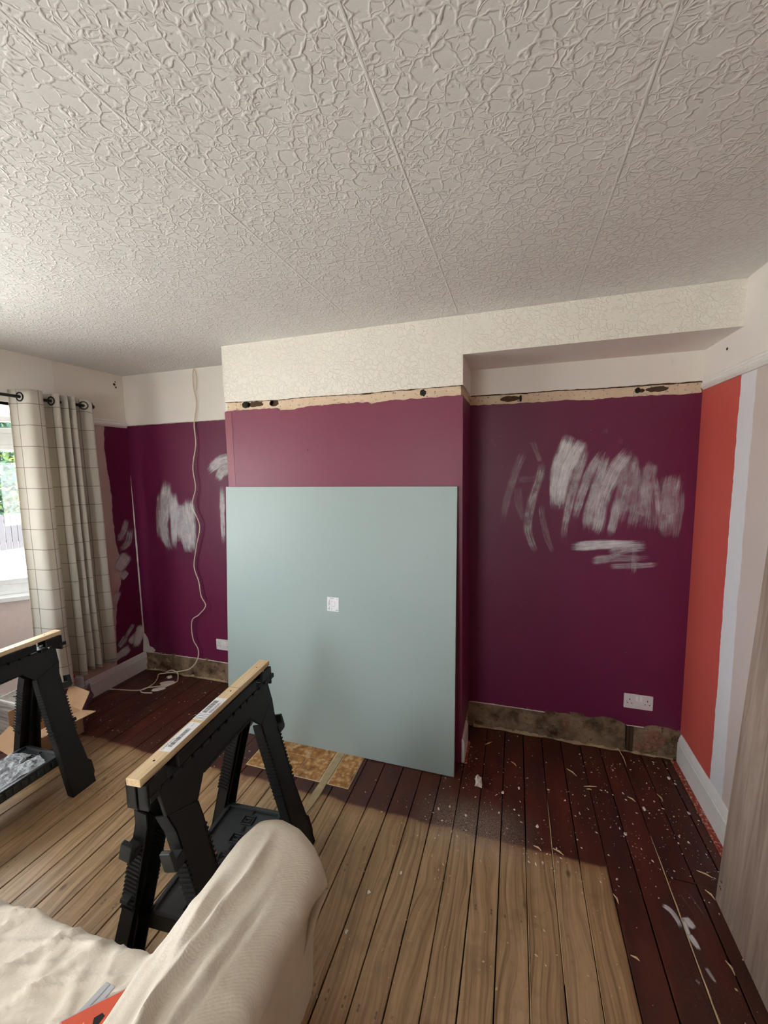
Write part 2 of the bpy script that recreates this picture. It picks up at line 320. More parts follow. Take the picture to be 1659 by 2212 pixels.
MT = dict(ceiling=mk_ceiling(), paper=mk_paper_wall(), cream=mk_cream(), purple=mk_purple(), breast=mk_breast(), band=mk_plaster_band(), render=mk_render(),
          rwall=mk_right_wall(), lwall=mk_left_wall(), floor=mk_floor(), timber=mk_timber(), black=mk_black(), sage=mk_sage(), wood=mk_woodgrey(),
          curtain=mk_curtain(), sheet=mk_sheet(), brush=mk_brush(), glass=mk_glass(), film=mk_film(), hearth=mk_hearth(), crate=mk_crate(), leaf=mk_tree(),
          white=plain('white_gloss_woodwork', (0.80, 0.785, 0.76), 0.35), upvc=plain('white_window_plastic', (0.86, 0.87, 0.87), 0.3),
          socket=plain('white_socket_plastic', (0.72, 0.69, 0.68), 0.3), dark=plain('dark_void', (0.012, 0.009, 0.007), 0.9), sub=plain('dark_subfloor', (0.02, 0.014, 0.01), 0.9),
          rod=plain('black_metal_rod', (0.02, 0.02, 0.022), 0.4), eyelet=plain('dark_bronze_eyelet', (0.03, 0.028, 0.028), 0.3, 0.6),
          paperlabel=plain('white_paper_label', (0.82, 0.82, 0.83), 0.6), ink=plain('black_ink', (0.05, 0.05, 0.06), 0.6), greyink=plain('grey_ink', (0.42, 0.42, 0.48), 0.6),
          card=plain('brown_cardboard', (0.50, 0.31, 0.17), 0.8, gs=18, grain=0.12), cable=plain('off_white_cable', (0.74, 0.66, 0.52), 0.45),
          chip=plain('pale_plaster_chip', (0.78, 0.72, 0.64), 0.9), splinter=plain('pale_wood_splinter', (0.66, 0.46, 0.26), 0.7), brown=plain('rotten_brown_wood', (0.07, 0.035, 0.016), 0.9, grain=0.4),
          coral=plain('orange_red_plastic', (0.62, 0.085, 0.035), 0.35), steel=plain('grey_metal_strip', (0.50, 0.50, 0.53), 0.35, 0.35), red=plain('red_plastic', (0.60, 0.012, 0.03), 0.35),
          copper=plain('copper_coin', (0.30, 0.13, 0.06), 0.4, 0.7), cement=plain('pale_cement', (0.40, 0.31, 0.18), 0.9, gs=30, grain=0.25), grout=plain('light_grout', (0.60, 0.47, 0.30), 0.9),
          carpet=None, brick=plain('broken_red_brown_brick', (0.25, 0.12, 0.075), 0.95, gs=30, grain=0.55), traymat=plain('black_plastic_ceiling_sheen', (0.030, 0.032, 0.034), 0.36, spec=0.5, grain=0.3, gs=30), strip=plain('paler_plum_corner_strip', (0.24, 0.045, 0.075), 0.45), fence=plain('silvery_fence_board', (0.020, 0.019, 0.023), 0.9, gs=6, grain=0.3), lawn=plain('pale_garden_paving', (0.42, 0.41, 0.39), 0.95, gs=3, grain=0.3), bark=plain('tree_bark', (0.035, 0.03, 0.026), 0.9),  # traymat is black plastic lightened: the ceiling's reflection is put into its colour
          patch=plain('white_paint_spill', (0.70, 0.66, 0.60), 0.6), bagcloth=plain('mauve_patterned_cloth', (0.20, 0.12, 0.16), 0.8, gs=60, grain=0.6), blush=plain('blush_bay_paint', (0.74, 0.61, 0.57), 0.5))
def mk_carpet():
    k = Mat('red_patterned_carpet'); p = k.pos(); f = k.step(k.noise(p, 90, 3), 0.52, 0.62)
    return k.done(k.mix(f, (0.34, 0.07, 0.05), (0.60, 0.34, 0.25)), 0.95, k.bump(k.noise(p, 300, 2), 0.6, 0.004), 0.1)
MT['carpet'] = mk_carpet()

# ------------------------------------------------------------------ mesh helper
class MB:
    def __init__(s): s.v = []; s.f = []; s.mi = []; s.uv = None
    def add(s, vs, fs, mi=0):
        b = len(s.v); s.v += [tuple(x) for x in vs]; s.f += [tuple(b+i for i in f) for f in fs]; s.mi += [mi]*len(fs); return s
    def box(s, x0, x1, y0, y1, z0, z1, mi=0, M=None):
        vs = [Vector((x, y, z)) for z in (z0, z1) for y in (y0, y1) for x in (x0, x1)]
        if M is not None: vs = [M @ q for q in vs]
        return s.add(vs, [(0, 2, 3, 1), (4, 5, 7, 6), (0, 1, 5, 4), (1, 3, 7, 5), (3, 2, 6, 7), (2, 0, 4, 6)], mi)
    def prism(s, poly, fn, a, b, mi=0):
        """closed polygon [(p,q)], fn(p,q,w) -> point, extruded from w=a to w=b"""
        n = len(poly); vs = [fn(p, q, a) for p, q in poly] + [fn(p, q, b) for p, q in poly]
        return s.add(vs, [tuple(range(n)), tuple(range(2*n-1, n-1, -1))] + [(i, i+n, (i+1) % n+n, (i+1) % n) for i in range(n)], mi)
    def tube(s, pts, r, n=8, mi=0, cap=True):
        pts = [Vector(p) for p in pts]; rs = r if isinstance(r, (list, tuple)) else [r]*len(pts); vs = []; prev = None
        for i, p in enumerate(pts):
            d = (pts[min(i+1, len(pts)-1)] - pts[max(i-1, 0)]).normalized()
            a = prev if prev is not None else (Vector((0, 0, 1)) if abs(d.z) < 0.9 else Vector((1, 0, 0)))
            a = (a - d*a.dot(d)).normalized(); prev = a; b = d.cross(a)
            vs += [p + (a*math.cos(t) + b*math.sin(t))*rs[i] for t in [2*math.pi*j/n for j in range(n)]]
        fs = [(i*n+j, i*n+(j+1) % n, (i+1)*n+(j+1) % n, (i+1)*n+j) for i in range(len(pts)-1) for j in range(n)]
        if cap: fs += [tuple(range(n-1, -1, -1)), tuple((len(pts)-1)*n+j for j in range(n))]
        return s.add(vs, fs, mi)
    def ring(s, c, ax, ro, ri, w, n=20, mi=0):
        """flat ring around axis ax"""
        ax = Vector(ax).normalized(); a = ax.orthogonal().normalized(); b = ax.cross(a); c = Vector(c); vs = []
        for t in [2*math.pi*j/n for j in range(n)]:
            d = a*math.cos(t)+b*math.sin(t)
            vs += [c+d*ro-ax*w, c+d*ro+ax*w, c+d*ri+ax*w, c+d*ri-ax*w]
        return s.add(vs, [(4*j+e, 4*((j+1) % n)+e, 4*((j+1) % n)+(e+1) % 4, 4*j+(e+1) % 4) for j in range(n) for e in range(4)], mi)
    def disc(s, c, ax, r, w, n=14, mi=0, squash=1.0):
        ax = Vector(ax).normalized(); a = ax.orthogonal().normalized(); b = ax.cross(a); c = Vector(c)
        lo = [c+(a*math.cos(2*math.pi*j/n)+b*squash*math.sin(2*math.pi*j/n))*r for j in range(n)]
        return s.add(lo+[q+ax*w for q in lo], [tuple(range(n-1, -1, -1)), tuple(range(n, 2*n))]+[(j, (j+1) % n, (j+1) % n+n, j+n) for j in range(n)], mi)
    def grid(s, fn, nu, nv, mi=0):
        vs = [fn(i/nu, j/nv) for j in range(nv+1) for i in range(nu+1)]
        return s.add(vs, [(j*(nu+1)+i, j*(nu+1)+i+1, (j+1)*(nu+1)+i+1, (j+1)*(nu+1)+i) for j in range(nv) for i in range(nu)], mi)
    def mesh(s, name, mats, smooth=False):
        me = bpy.data.meshes.new(name); me.from_pydata(s.v, [], s.f); me.validate()
        for m in (mats if isinstance(mats, (list, tuple)) else [mats]): me.materials.append(MT[m] if isinstance(m, str) else m)
        if len(me.polygons) == len(s.mi): me.polygons.foreach_set('material_index', s.mi)
        if smooth: me.polygons.foreach_set('use_smooth', [True]*len(me.polygons))
        bm = bmesh.new(); bm.from_mesh(me); bmesh.ops.recalc_face_normals(bm, faces=bm.faces); bm.to_mesh(me); bm.free()
        return me
    def build(s, name, mats, parent=None, smooth=False, bevel=0.0, seg=2):
        o = bpy.data.objects.new(name, s.mesh(name, mats, smooth)); COL.objects.link(o)
        if parent is not None: o.parent = parent
        if bevel:
            b = o.modifiers.new('bevel', 'BEVEL'); b.width = bevel; b.segments = seg; b.limit_method = 'ANGLE'; b.angle_limit = 0.7
        return o
def tag(o, label=None, cat=None, group=None, kind=None):
    for k_, v_ in (('label', label), ('category', cat), ('group', group), ('kind', kind)):
        if v_: o[k_] = v_
    return o
def empty(name, loc=(0, 0, 0), rz=0.0):
    o = bpy.data.objects.new(name, None); COL.objects.link(o); o.location = loc; o.rotation_euler = (0, 0, rz); o.empty_display_size = 0.05; return o
def copy_tree(o, parent=None):
    c = o.copy(); COL.objects.link(c); c.parent = parent
    for ch in list(o.children): copy_tree(ch, c)
    return c
def interp(pts, x):
    if x <= pts[0][0]: return pts[0][1]
    for (a, b), (c, d) in zip(pts, pts[1:]):
        if x <= c: return b + (d-b)*(x-a)/(c-a) if c > a else d
    return pts[-1][1]
def catmull(pts, n):
    P = [Vector(p) for p in pts]; P = [P[0]*2-P[1]] + P + [P[-1]*2-P[-2]]; out = []
    for i in range(1, len(P)-2):
        for k_ in range(n):
            t = k_/n; a, b, c, d = P[i-1], P[i], P[i+1], P[i+2]
            out.append(0.5*((2*b)+(c-a)*t+(2*a-5*b+4*c-d)*t*t+(3*b-3*c+d-a)*t**3))
    out.append(P[-2]); return out
def fbm(x, y, z, o=4): return noise.fractal(Vector((x, y, z)), 1.0, 2.0, o)

def skin(name, parent, mat, s0, s1, zlo, zhi, fn, thick=0.012, dz=0.004, step=0.008, seed=0.0):
    """a coat of paint or paper lying on a wall: ragged lower and upper edge, real thickness. fn(s, z, out) -> point"""
    n = max(2, int(abs(s1-s0)/step)); m = MB(); rows = []
    for i in range(n+1):
        s = s0+(s1-s0)*i/n
        lo = interp(zlo, s) if isinstance(zlo, list) else zlo; hi = interp(zhi, s) if isinstance(zhi, list) else zhi
        if isinstance(zlo, list): lo += dz*fbm(s*28, seed, 1.3)
        if isinstance(zhi, list): hi += dz*fbm(s*28, seed, 7.7)
        rows.append([fn(s, lo, 0), fn(s, lo, thick), fn(s, hi, thick), fn(s, hi, 0)])
    vs = [p for r in rows for p in r]
    fs = [(4*i+e, 4*i+4+e, 4*i+5+e, 4*i+1+e) for i in range(n) for e in range(3)]
    fs += [(0, 1, 2, 3), (4*n+3, 4*n+2, 4*n+1, 4*n)]
    m.add(vs, fs); return m.build(name, mat, parent)

# ------------------------------------------------------------------ the room
# traced edges of torn paper and plaster (metres along the wall, height)
CH_TOP = [(-1.726,2.068),(-1.453,2.063),(-1.335,2.058),(-1.187,2.063),(-1.012,2.061),(-0.824,2.057),(-0.626,2.061),(-0.439,2.061),(-0.26,2.062)]
CH_BOT = [(-1.714,2.013),(-1.492,2.013),(-1.349,2.012),(-1.327,1.998),(-1.235,1.998),(-1.156,2.008),(-1.014,2.01),(-0.897,2.011),(-0.775,2.007),(-0.755,1.997),(-0.686,2.009),(-0.532,2.01),(-0.26,2.011)]
RA_TOP = [(-0.268,2.067),(-0.156,2.065),(-0.079,2.065),(0.049,2.063),(0.192,2.065),(0.427,2.06),(0.611,2.061),(0.9,2.061)]
RA_BOT = [(-0.262,2.01),(-0.078,2.007),(0.018,2.006),(0.194,2.005),(0.254,2.008),(0.381,2.001),(0.523,2.004),(0.729,2.003),(0.772,2.003),(0.79,1.999),(0.9,2.006)]
RL_TOP = [(-0.263,0.155),(-0.122,0.159),(0.19,0.16),(0.233,0.171),(0.296,0.167),(0.358,0.175),(0.44,0.169),(0.519,0.19),(0.578,0.186),(0.623,0.159),(0.713,0.161),(0.759,0.179),(0.832,0.176),(0.896,0.16)]
LL_TOP = [(-2.98,0.142),(-2.821,0.151),(-2.775,0.147),(-2.623,0.154),(-2.403,0.158),(-1.7,0.156)]

fl = MB().box(-3.6, XR+0.1, YB-0.1, DB+0.1, -0.10, -0.022).build('floor', 'sub'); tag(fl, kind='structure')
PITCH = 0.1058
plank_mesh = {}
def plank(x0, y0, y1):
    key = round(y1-y0, 3)
    if key not in plank_mesh:
        m = MB(); w, L, c = PITCH-0.0045, y1-y0, 0.0015
        prof = [(0, -0.02), (w, -0.02), (w, -c), (w-c, 0), (c, 0), (0, -c)]
        m.prism(prof, lambda p, q, t: (p, t, q), 0, L); plank_mesh[key] = m.mesh('plank', 'floor')
    o = bpy.data.objects.new('plank', plank_mesh[key]); COL.objects.link(o); o.parent = fl
    o.location = (x0+random.uniform(-0.0008, 0.0008), y0, random.uniform(-0.0022, 0.0)); return o
for n in range(-1, 41):
    x0 = 0.706 - PITCH*n
    if n == -1: plank(x0, YB, 1.742); plank(x0, 1.748, 2.53)
    elif n in (0,): plank(x0, YB, 1.742); plank(x0, 1.748, 2.53)
    elif n == 1: plank(x0, YB, 1.737); plank(x0, 1.743, 2.53)
    elif n in (6, 12, 19, 26): plank(x0, YB, 0.30); plank(x0, 0.303, 2.50)
    else: plank(x0, YB, 2.50)
sp = MB()                        # splintered bright arris between two boards
for k_, xx, a, b, wd in ((0, 0.6005, 1.93, 0.9, 0.0032), (1, 0.177, 2.0, 1.25, 0.0022), (2, 0.071, 1.70, 1.1, 0.0018), (3, 0.283, 1.68, 1.0, 0.0016)):
    m = MB(); N = 60
    vs = []
    for i in range(N+1):
        y = a+(b-a)*i/N; h = wd*(0.5+0.9*abs(fbm(y*9, k_, 2)))*min(1, 6*(i/N)+0.15)
        vs += [(xx-0.002, y, 0.0006), (xx-0.002+h*1.6, y, 0.0009), (xx-0.002+h*1.6, y, -0.004), (xx-0.002, y, -0.004)]
    m.add(vs, [(4*i+e, 4*i+4+e, 4*i+4+(e+1) % 4, 4*i+(e+1) % 4) for i in range(N) for e in range(4)]); m.build('splintered_edge', 'splinter', fl)
jl = MB().box(0.70, 0.80, 1.7425, 1.7475, -0.006, -0.0015).build('joint_filler', 'brown', fl)

cl = MB().box(XL-0.05, XR+0.1, YB-0.1, DB+0.1, H, H+0.08).build('ceiling', 'ceiling'); tag(cl, kind='structure')
bay_cl = MB().prism([(XL-0.7, 1.35), (XL-0.01, 2.04), (XL-0.01, -0.64), (XL-0.7, 0.05)], lambda p, q, w: (p, q, w), HEAD, HEAD+0.06).build('ceiling_bay', 'cream'); tag(bay_cl, kind='structure')

# far wall behind the alcoves
wb = MB().box(XL-0.1, XR+0.1, DB+0.012, DB+0.12, -0.05, H).build('wall_back', 'band'); tag(wb, kind='structure')
onb = lambda s, z, o: (s, DB+0.012-o, z)
skin('upper_paint', wb, 'cream', XL, XCL+0.02, [(-3, 2.018), (-1.5, 2.020)], H, onb, dz=0.002, seed=1)
skin('plum_paint', wb, 'purple', XL, XCL+0.02, LL_TOP, [(-3, 2.013), (-1.5, 2.017)], onb, thick=0.0115, dz=0.0025, seed=2)
skin('upper_paint', wb, 'cream', XCR, XR, RA_TOP, HB+0.02, onb, dz=0.003, seed=3)
skin('plum_paint', wb, 'purple', XCR, XR, RL_TOP, RA_BOT, onb, dz=0.004, seed=4)
def render_patch(s0, s1, top, seed):
    m = MB(); n = int((s1-s0)/0.006); nz = 30
    def f(u, v):
        s = s0+(s1-s0)*u; t = (interp(top, s)+0.012); z = -0.015+(t+0.015)*v
        d = 0.010*fbm(s*9, z*9, seed, 5) + 0.006*fbm(s*40, z*40, seed+4, 3)
        d += 0.018*max(0.0, 1-abs(s-0.648)/0.022)**0.5*(seed == 5) if abs(s-0.648) < 0.022 else 0
        if seed == 5:
            r = math.hypot((s-0.772)/0.06, (z-0.095)/0.045); d += 0.02*max(0, 1-r)
            r = math.hypot((s-0.738)/0.055, (z-0.03)/0.035); d -= 0.022*max(0, 1-r)
        base = 0.008*(1-v)
        return (s, min(DB+0.011, DB+0.004+d-base), z)
    m.grid(f, n, nz); return m.build('bare_render', 'render', wb, smooth=True)
render_patch(XL, XCL+0.01, LL_TOP, 3); render_patch(XCR, XR, RL_TOP, 5)
# thin pale broken edge along the top of the stripped skirting
for a, b, tp in ((XL+0.02, -1.72, LL_TOP), (XCR+0.005, 0.19, RL_TOP), (0.63, 0.715, RL_TOP)):
    m = MB(); N = int((b-a)/0.006); vs = []
    for i in range(N+1):
        s = a+(b-a)*i/N; z = interp(tp, s)-0.001; h = 0.0028+0.0026*abs(fbm(s*40, 3, 1))
        vs += [(s, DB-0.0025, z-h), (s, DB-0.0025, z+0.001), (s, DB+0.004, z+0.001), (s, DB+0.004, z-h)]
    m.add(vs, [(4*i+e, 4*i+4+e, 4*i+4+(e+1) % 4, 4*i+(e+1) % 4) for i in range(N) for e in range(4)]); m.build('plaster_lip', 'chip', wb)
for x0, x1, mt in ((0.627, 0.634, 'dark'), (0.634, 0.645, 'brown'), (0.645, 0.648, 'dark'), (0.648, 0.664, 'brown')):
    MB().box(x0, x1, DB-0.004 if mt == 'brown' else DB+0.002, DB+0.012, 0.0, 0.150).build('timber_ground', mt, wb)
for cx_, cz_, rx, rz_, sd in ((0.770, 0.100, 0.060, 0.045, 1.0), (0.742, 0.040, 0.055, 0.036, 5.0), (0.70, 0.035, 0.03, 0.03, 9.0), (0.308, 0.105, 0.022, 0.045, 3.0)):
    m = MB(); n1, n2 = 36, 14
    def f(u, v):
        t = u*2*math.pi; rr_ = v*(1+0.25*fbm(math.cos(t)*1.5, math.sin(t)*1.5, sd)); s_ = cx_+rx*rr_*math.cos(t); z_ = cz_+rz_*rr_*math.sin(t)
        return (s_, DB+0.001-0.024*max(0, 1-v*v)*(0.55+0.9*fbm(s_*32, z_*32, sd, 4)), max(0.0, z_))
    m.grid(f, n1, n2); m.build('broken_brick', 'brick', wb, smooth=False)
for a_, b_, tp, sd in ((XL+0.03, XCL, 0.02, 2.0), (XCR+0.03, XR-0.03, 0.02, 6.0)):
    m = MB(); N = int((b_-a_)/0.006)
    def f(u, v):
        s_ = a_+(b_-a_)*u; w_ = 0.016+0.016*fbm(s_*7, sd, 2, 4); y_ = DB-0.002-w_*(1-v)
        return (s_, y_, 0.0005+max(0.0, 0.010*v*(0.6+1.2*fbm(s_*30, y_*30, sd, 3))))
    m.grid(f, N, 5); m.build('mortar_crumble', 'cement', wb)
def hole(parent, fn, s, z, ws, wz, mat='brown', seed=0):
    m = MB(); n = 18
    ring_ = [(s+ws*math.cos(t)*(1+0.35*fbm(math.cos(t)*2, math.sin(t)*2, seed)), z+wz*math.sin(t)*(1+0.35*fbm(math.cos(t)*2+5, math.sin(t)*2, seed))) for t in [2*math.pi*i/n for i in range(n)]]
    m.prism(ring_, lambda p, q, w: fn(p, q, w), 0.0, 0.0022); o = m.build('nail_hole', mat, parent); return o
for i, (s, z, a, b, mt) in enumerate(((-0.040, 2.036, 0.055, 0.016, 'brown'), (0.018, 2.034, 0.008, 0.019, 'dark'), (0.606, 2.036, 0.012, 0.016, 'dark'), (0.625, 2.034, 0.014, 0.010, 'brown'), (0.695, 2.036, 0.052, 0.014, 'brown'), (0.895, 2.035, 0.006, 0.02, 'dark'))):
    hole(wb, onb, s, z, a, b, mt, i)
# dark brown ragged strip under the upper paper in the alcove
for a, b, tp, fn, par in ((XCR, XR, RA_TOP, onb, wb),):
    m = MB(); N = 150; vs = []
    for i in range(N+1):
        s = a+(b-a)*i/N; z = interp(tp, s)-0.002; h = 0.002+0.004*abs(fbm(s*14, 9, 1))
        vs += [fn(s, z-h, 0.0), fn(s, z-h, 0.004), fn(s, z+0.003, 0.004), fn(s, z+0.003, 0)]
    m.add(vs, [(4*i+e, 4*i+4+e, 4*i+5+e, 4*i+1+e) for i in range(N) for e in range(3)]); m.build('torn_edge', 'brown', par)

# chimney breast
wc = MB().box(XCL+0.0115, XCR-0.0115, DC+0.012, DB+0.05, -0.02, H).build('wall_chimney', 'band'); tag(wc, kind='structure')
onc = lambda s, z, o: (s, DC+0.012-o, z)
skin('embossed_paper', wc, 'paper', XCL, XCR, CH_TOP, H, onc, dz=0.003, seed=11)
skin('plum_paint', wc, 'breast', XCL, XCR, 0.0, CH_BOT, onc, dz=0.004, seed=12)
onk = lambda s, z, o: (XCR-0.012+o, s, z)
skin('upper_paint', wc, 'cream', DC+0.0125, DB, [(2.1, 2.062), (2.25, 2.068), (2.6, 2.066)], H, onk, dz=0.003, seed=13)
skin('plum_paint', wc, 'purple', DC+0.0125, DB, [(2.1, 0.0), (2.33, 0.0), (2.34, 0.13), (2.6, 0.155)], [(2.1, 2.011), (2.6, 2.010)], onk, dz=0.003, seed=14)
onl = lambda s, z, o: (XCL+0.012-o, s, z)
skin('upper_paint', wc, 'cream', DC+0.0125, DB, 2.018, H, onl); skin('plum_paint', wc, 'purple', DC+0.0125, DB, 0.1, 2.016, onl)
MB().prism([(XCL-0.001, 0.0), (-1.664, 0.0), (-1.664, 2.006), (XCL-0.001, 2.008)], lambda p, q, w: (p, w, q), DC-0.0012, DC).build('corner_strip', 'strip', wc)
for i, (s, z, a, b, mt) in enumerate(((-1.565, 2.045, 0.03, 0.019, 'dark'), (-1.50, 2.045, 0.055, 0.016, 'brown'), (-1.372, 2.044, 0.030, 0.021, 'brown'), (-1.385, 2.046, 0.012, 0.012, 'dark'), (-0.471, 2.040, 0.016, 0.018, 'dark'))):
    hole(wc, onc, s, z, a, b, mt, i+20)
for s, z in ((-1.155, 1.762), (-0.839, 1.760)):
    MB().disc((s, DC-0.002, z), (0, -1, 0), 0.006, 0.004, 10).build('wall_plug', 'breast', wc)
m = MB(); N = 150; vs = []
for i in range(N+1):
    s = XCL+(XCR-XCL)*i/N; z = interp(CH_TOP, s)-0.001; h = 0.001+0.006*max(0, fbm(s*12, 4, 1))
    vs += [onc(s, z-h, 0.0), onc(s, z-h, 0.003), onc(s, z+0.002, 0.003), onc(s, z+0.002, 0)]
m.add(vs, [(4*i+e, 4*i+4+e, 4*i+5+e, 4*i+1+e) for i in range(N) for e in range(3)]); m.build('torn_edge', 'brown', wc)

# boxed beam over the alcove
bk = MB().box(XCR+0.0005, XR, DC, DB+0.02, HB, H)
bk.mi[0] = 1; bo = bk.build('wall_bulkhead', ['paper', 'cream']); tag(bo, kind='structure')

# right wall
wr = MB().box(XR, XR+0.12, YB-0.1, DB+0.1, -0.05, H).build('wall_right', 'rwall'); tag(wr, kind='structure')
MB().disc((XR, 2.28, 2.155), (-1, 0, 0), 0.006, 0.002, 10).build('screw_hole', 'dark', wr)
def profile_strip(name, prof, mat, y0, y1, fn, label=None):
    m = MB(); m.prism(prof, fn, y0, y1); o = m.build(name, mat, None, bevel=0.0015, seg=1); tag(o, kind='structure'); return o
sk = [(0, 0), (0.019, 0), (0.019, 0.118), (0.016, 0.122), (0.016, 0.132), (0.012, 0.145), (0.006, 0.163), (0, 0.166)]
profile_strip('baseboard_right', sk, 'white', YB, 2.492, lambda p, q, w: (XR-p, w, q))
sl = [(0, 0), (0.019, 0), (0.019, 0.108), (0.015, 0.112), (0.015, 0.120), (0.011, 0.134), (0.006, 0.146), (0, 0.148)]
profile_strip('baseboard_left', sl, 'white', 2.0, DB+0.002, lambda p, q, w: (XL+p, w, q))
rail = [(0, 0), (0.008, 0), (0.017, 0.012), (0.019, 0.022), (0.016, 0.033), (0.011, 0.036), (0.013, 0.044), (0.009, 0.052), (0, 0.054)]
profile_strip('trim_1', rail, 'white', YB, 2.492, lambda p, q, w: (XR-p, w, 2.012+q))
profile_strip('trim_2', rail, 'white', 2.0, DB-0.004, lambda p, q, w: (XL+p, w, 1.998+q))
# piece of skirting left on the side of the chimney breast
profile_strip('baseboard_chimney', [(0, 0), (0.016, 0), (0.016, 0.115), (0.010, 0.14), (0, 0.142)], 'white', DC, 2.325, lambda p, q, w: (XCR+p, w, q))
MB().box(XCR, XCR+0.03, DC, 2.34, 0.0, 0.006).build('carpet_offcut', 'carpet'); tag(bpy.data.objects['carpet_offcut'], 'scrap of red carpet under the short skirting by the sage board', 'carpet scrap')

# wall behind the camera
wf = MB().box(XL-0.1, REAR_FILL[1][0], YB-0.14, YB, -0.05, H).box(REAR_FILL[0][0], XR+0.1, YB-0.14, YB, -0.05, H).box(REAR_FILL[1][0], REAR_FILL[0][0], YB-0.14, YB, HEAD, H).build('wall_front', 'cream'); tag(wf, kind='structure')

# window wall with a splayed bay
wl = MB().box(XL-0.14, XL, 2.0, DB+0.1, -0.05, H).build('wall_left', 'lwall'); tag(wl, kind='structure')
MB().box(XL-0.14, XL, -0.6, 2.0, HEAD, H).build('lintel', 'cream', wl)
MB().box(XL-0.14, XL, YB-0.1, -0.6, -0.05, H).build('pier', 'cream', wl)
for (x, z, r) in ((2.44, 2.325, 0.010), (2.452, 2.305, 0.007), (2.449, 2.345, 0.005)): MB().disc((XL, x, z), (1, 0, 0), r, 0.001, 9).build('damp_spot', 'brown', wl)
def bay_side(i, pa, pb):
    a, b = Vector((*pa, 0)), Vector((*pb, 0)); d = (b-a); L = d.length; d.normalize(); nrm = Vector((d.y, -d.x, 0))
    if nrm.x > 0.01 or (abs(nrm.x) < 0.01 and nrm.y > 0): nrm = -nrm
    P = lambda s, o, z: a+d*s+nrm*o+Vector((0, 0, z))
    m = MB(); m.prism([(-0.0, 0), (L, 0), (L, 0.14), (0, 0.14)], lambda p, q, w: P(p, q, w), -0.1, SILL)
    w_ = m.build('wall_bay_%d' % (i+1), 'blush'); tag(w_, kind='structure')
    # window: frame, transom, panes, sill
    fr = MB(); rect = lambda s0, s1, o0, o1, z0, z1: fr.prism([(s0, o0), (s1, o0), (s1, o1), (s0, o1)], lambda p, q, w: P(p, q, w), z0, z1)
    rect(0, L, 0.06, 0.13, SILL+0.03, SILL+0.10); rect(0, L, 0.06, 0.13, HEAD-0.06, HEAD); rect(0, 0.06, 0.06, 0.13, SILL+0.1, HEAD-0.06); rect(L-0.06, L, 0.06, 0.13, SILL+0.1, HEAD-0.06)
    wo = fr.build('window_%d' % (i+1), 'upvc', bevel=0.004); tag(wo, kind='structure')
    nb = max(1, round(L/0.75))
    def bar(name, s0, s1, o0, o1, z0, z1, mat='upvc'):
        q_ = MB(); q_.prism([(s0, o0), (s1, o0), (s1, o1), (s0, o1)], lambda p, q, w: P(p, q, w), z0, z1); return q_.build(name, mat, wo, bevel=0.003 if mat == 'upvc' else 0)
    bar('window_sill', -0.02, L+0.02, -0.035, 0.10, SILL, SILL+0.03)
    bar('window_transom', 0.06, L-0.06, 0.06, 0.13, 1.845, 1.92)
    for k_ in range(1, nb): bar('window_mullion', L*k_/nb-0.03, L*k_/nb+0.03, 0.06, 0.13, SILL+0.10, HEAD-0.06)
    for k_ in range(nb):
        s0 = 0.06 if k_ == 0 else L*k_/nb+0.03; s1 = L-0.06 if k_ == nb-1 else L*(k_+1)/nb-0.03
        for z0, z1 in ((SILL+0.10, 1.845), (1.92, HEAD-0.06)):
            sash = MB(); b_ = 0.035
            for (p0, p1, q0, q1) in ((s0, s1, z0, z0+b_), (s0, s1, z1-b_, z1), (s0, s0+b_, z0, z1), (s1-b_, s1, z0, z1)):
                sash.prism([(p0, 0.05), (p1, 0.05), (p1, 0.10), (p0, 0.10)], lambda p, q, w: P(p, q, w), q0, q1)
            so = sash.build('window_sash', 'upvc', wo, bevel=0.003)
            bar('window_pane', s0+0.02, s1-0.02, 0.085, 0.089, z0+0.02, z1-0.02, 'glass')
for i in range(3): bay_side(i, BAY[i], BAY[i+1])
bay_side(3, *REAR_FILL)  # added fill window, out of view behind the camera
# skirting of the first bay side, its top torn and papered over
a, b = Vector((*BAY[0], 0)), Vector((*BAY[1], 0)); d = (b-a).normalized(); nrm = Vector((-d.y, d.x, 0)); nrm = nrm if nrm.x > 0 else -nrm
m = MB(); N = 90; vs = []
for i in range(N+1):
    s = 0.77*i/N; t = 0.172+0.022*fbm(s*16, 3, 2)+(0.02 if 0.0 < s < 0.05 else 0)
    for o, z in ((0, 0), (0.018, 0), (0.018, 0.11), (0.013, 0.12), (0.010, t), (0, t)): vs.append(a+d*s+nrm*o+Vector((0, 0, z)))
m.add(vs, [(6*i+e, 6*i+6+e, 6*i+6+(e+1) % 6, 6*i+(e+1) % 6) for i in range(N) for e in range(6)]+[(0, 1, 2, 3, 4, 5)])
tag(m.build('baseboard_bay', 'white'), kind='structure')

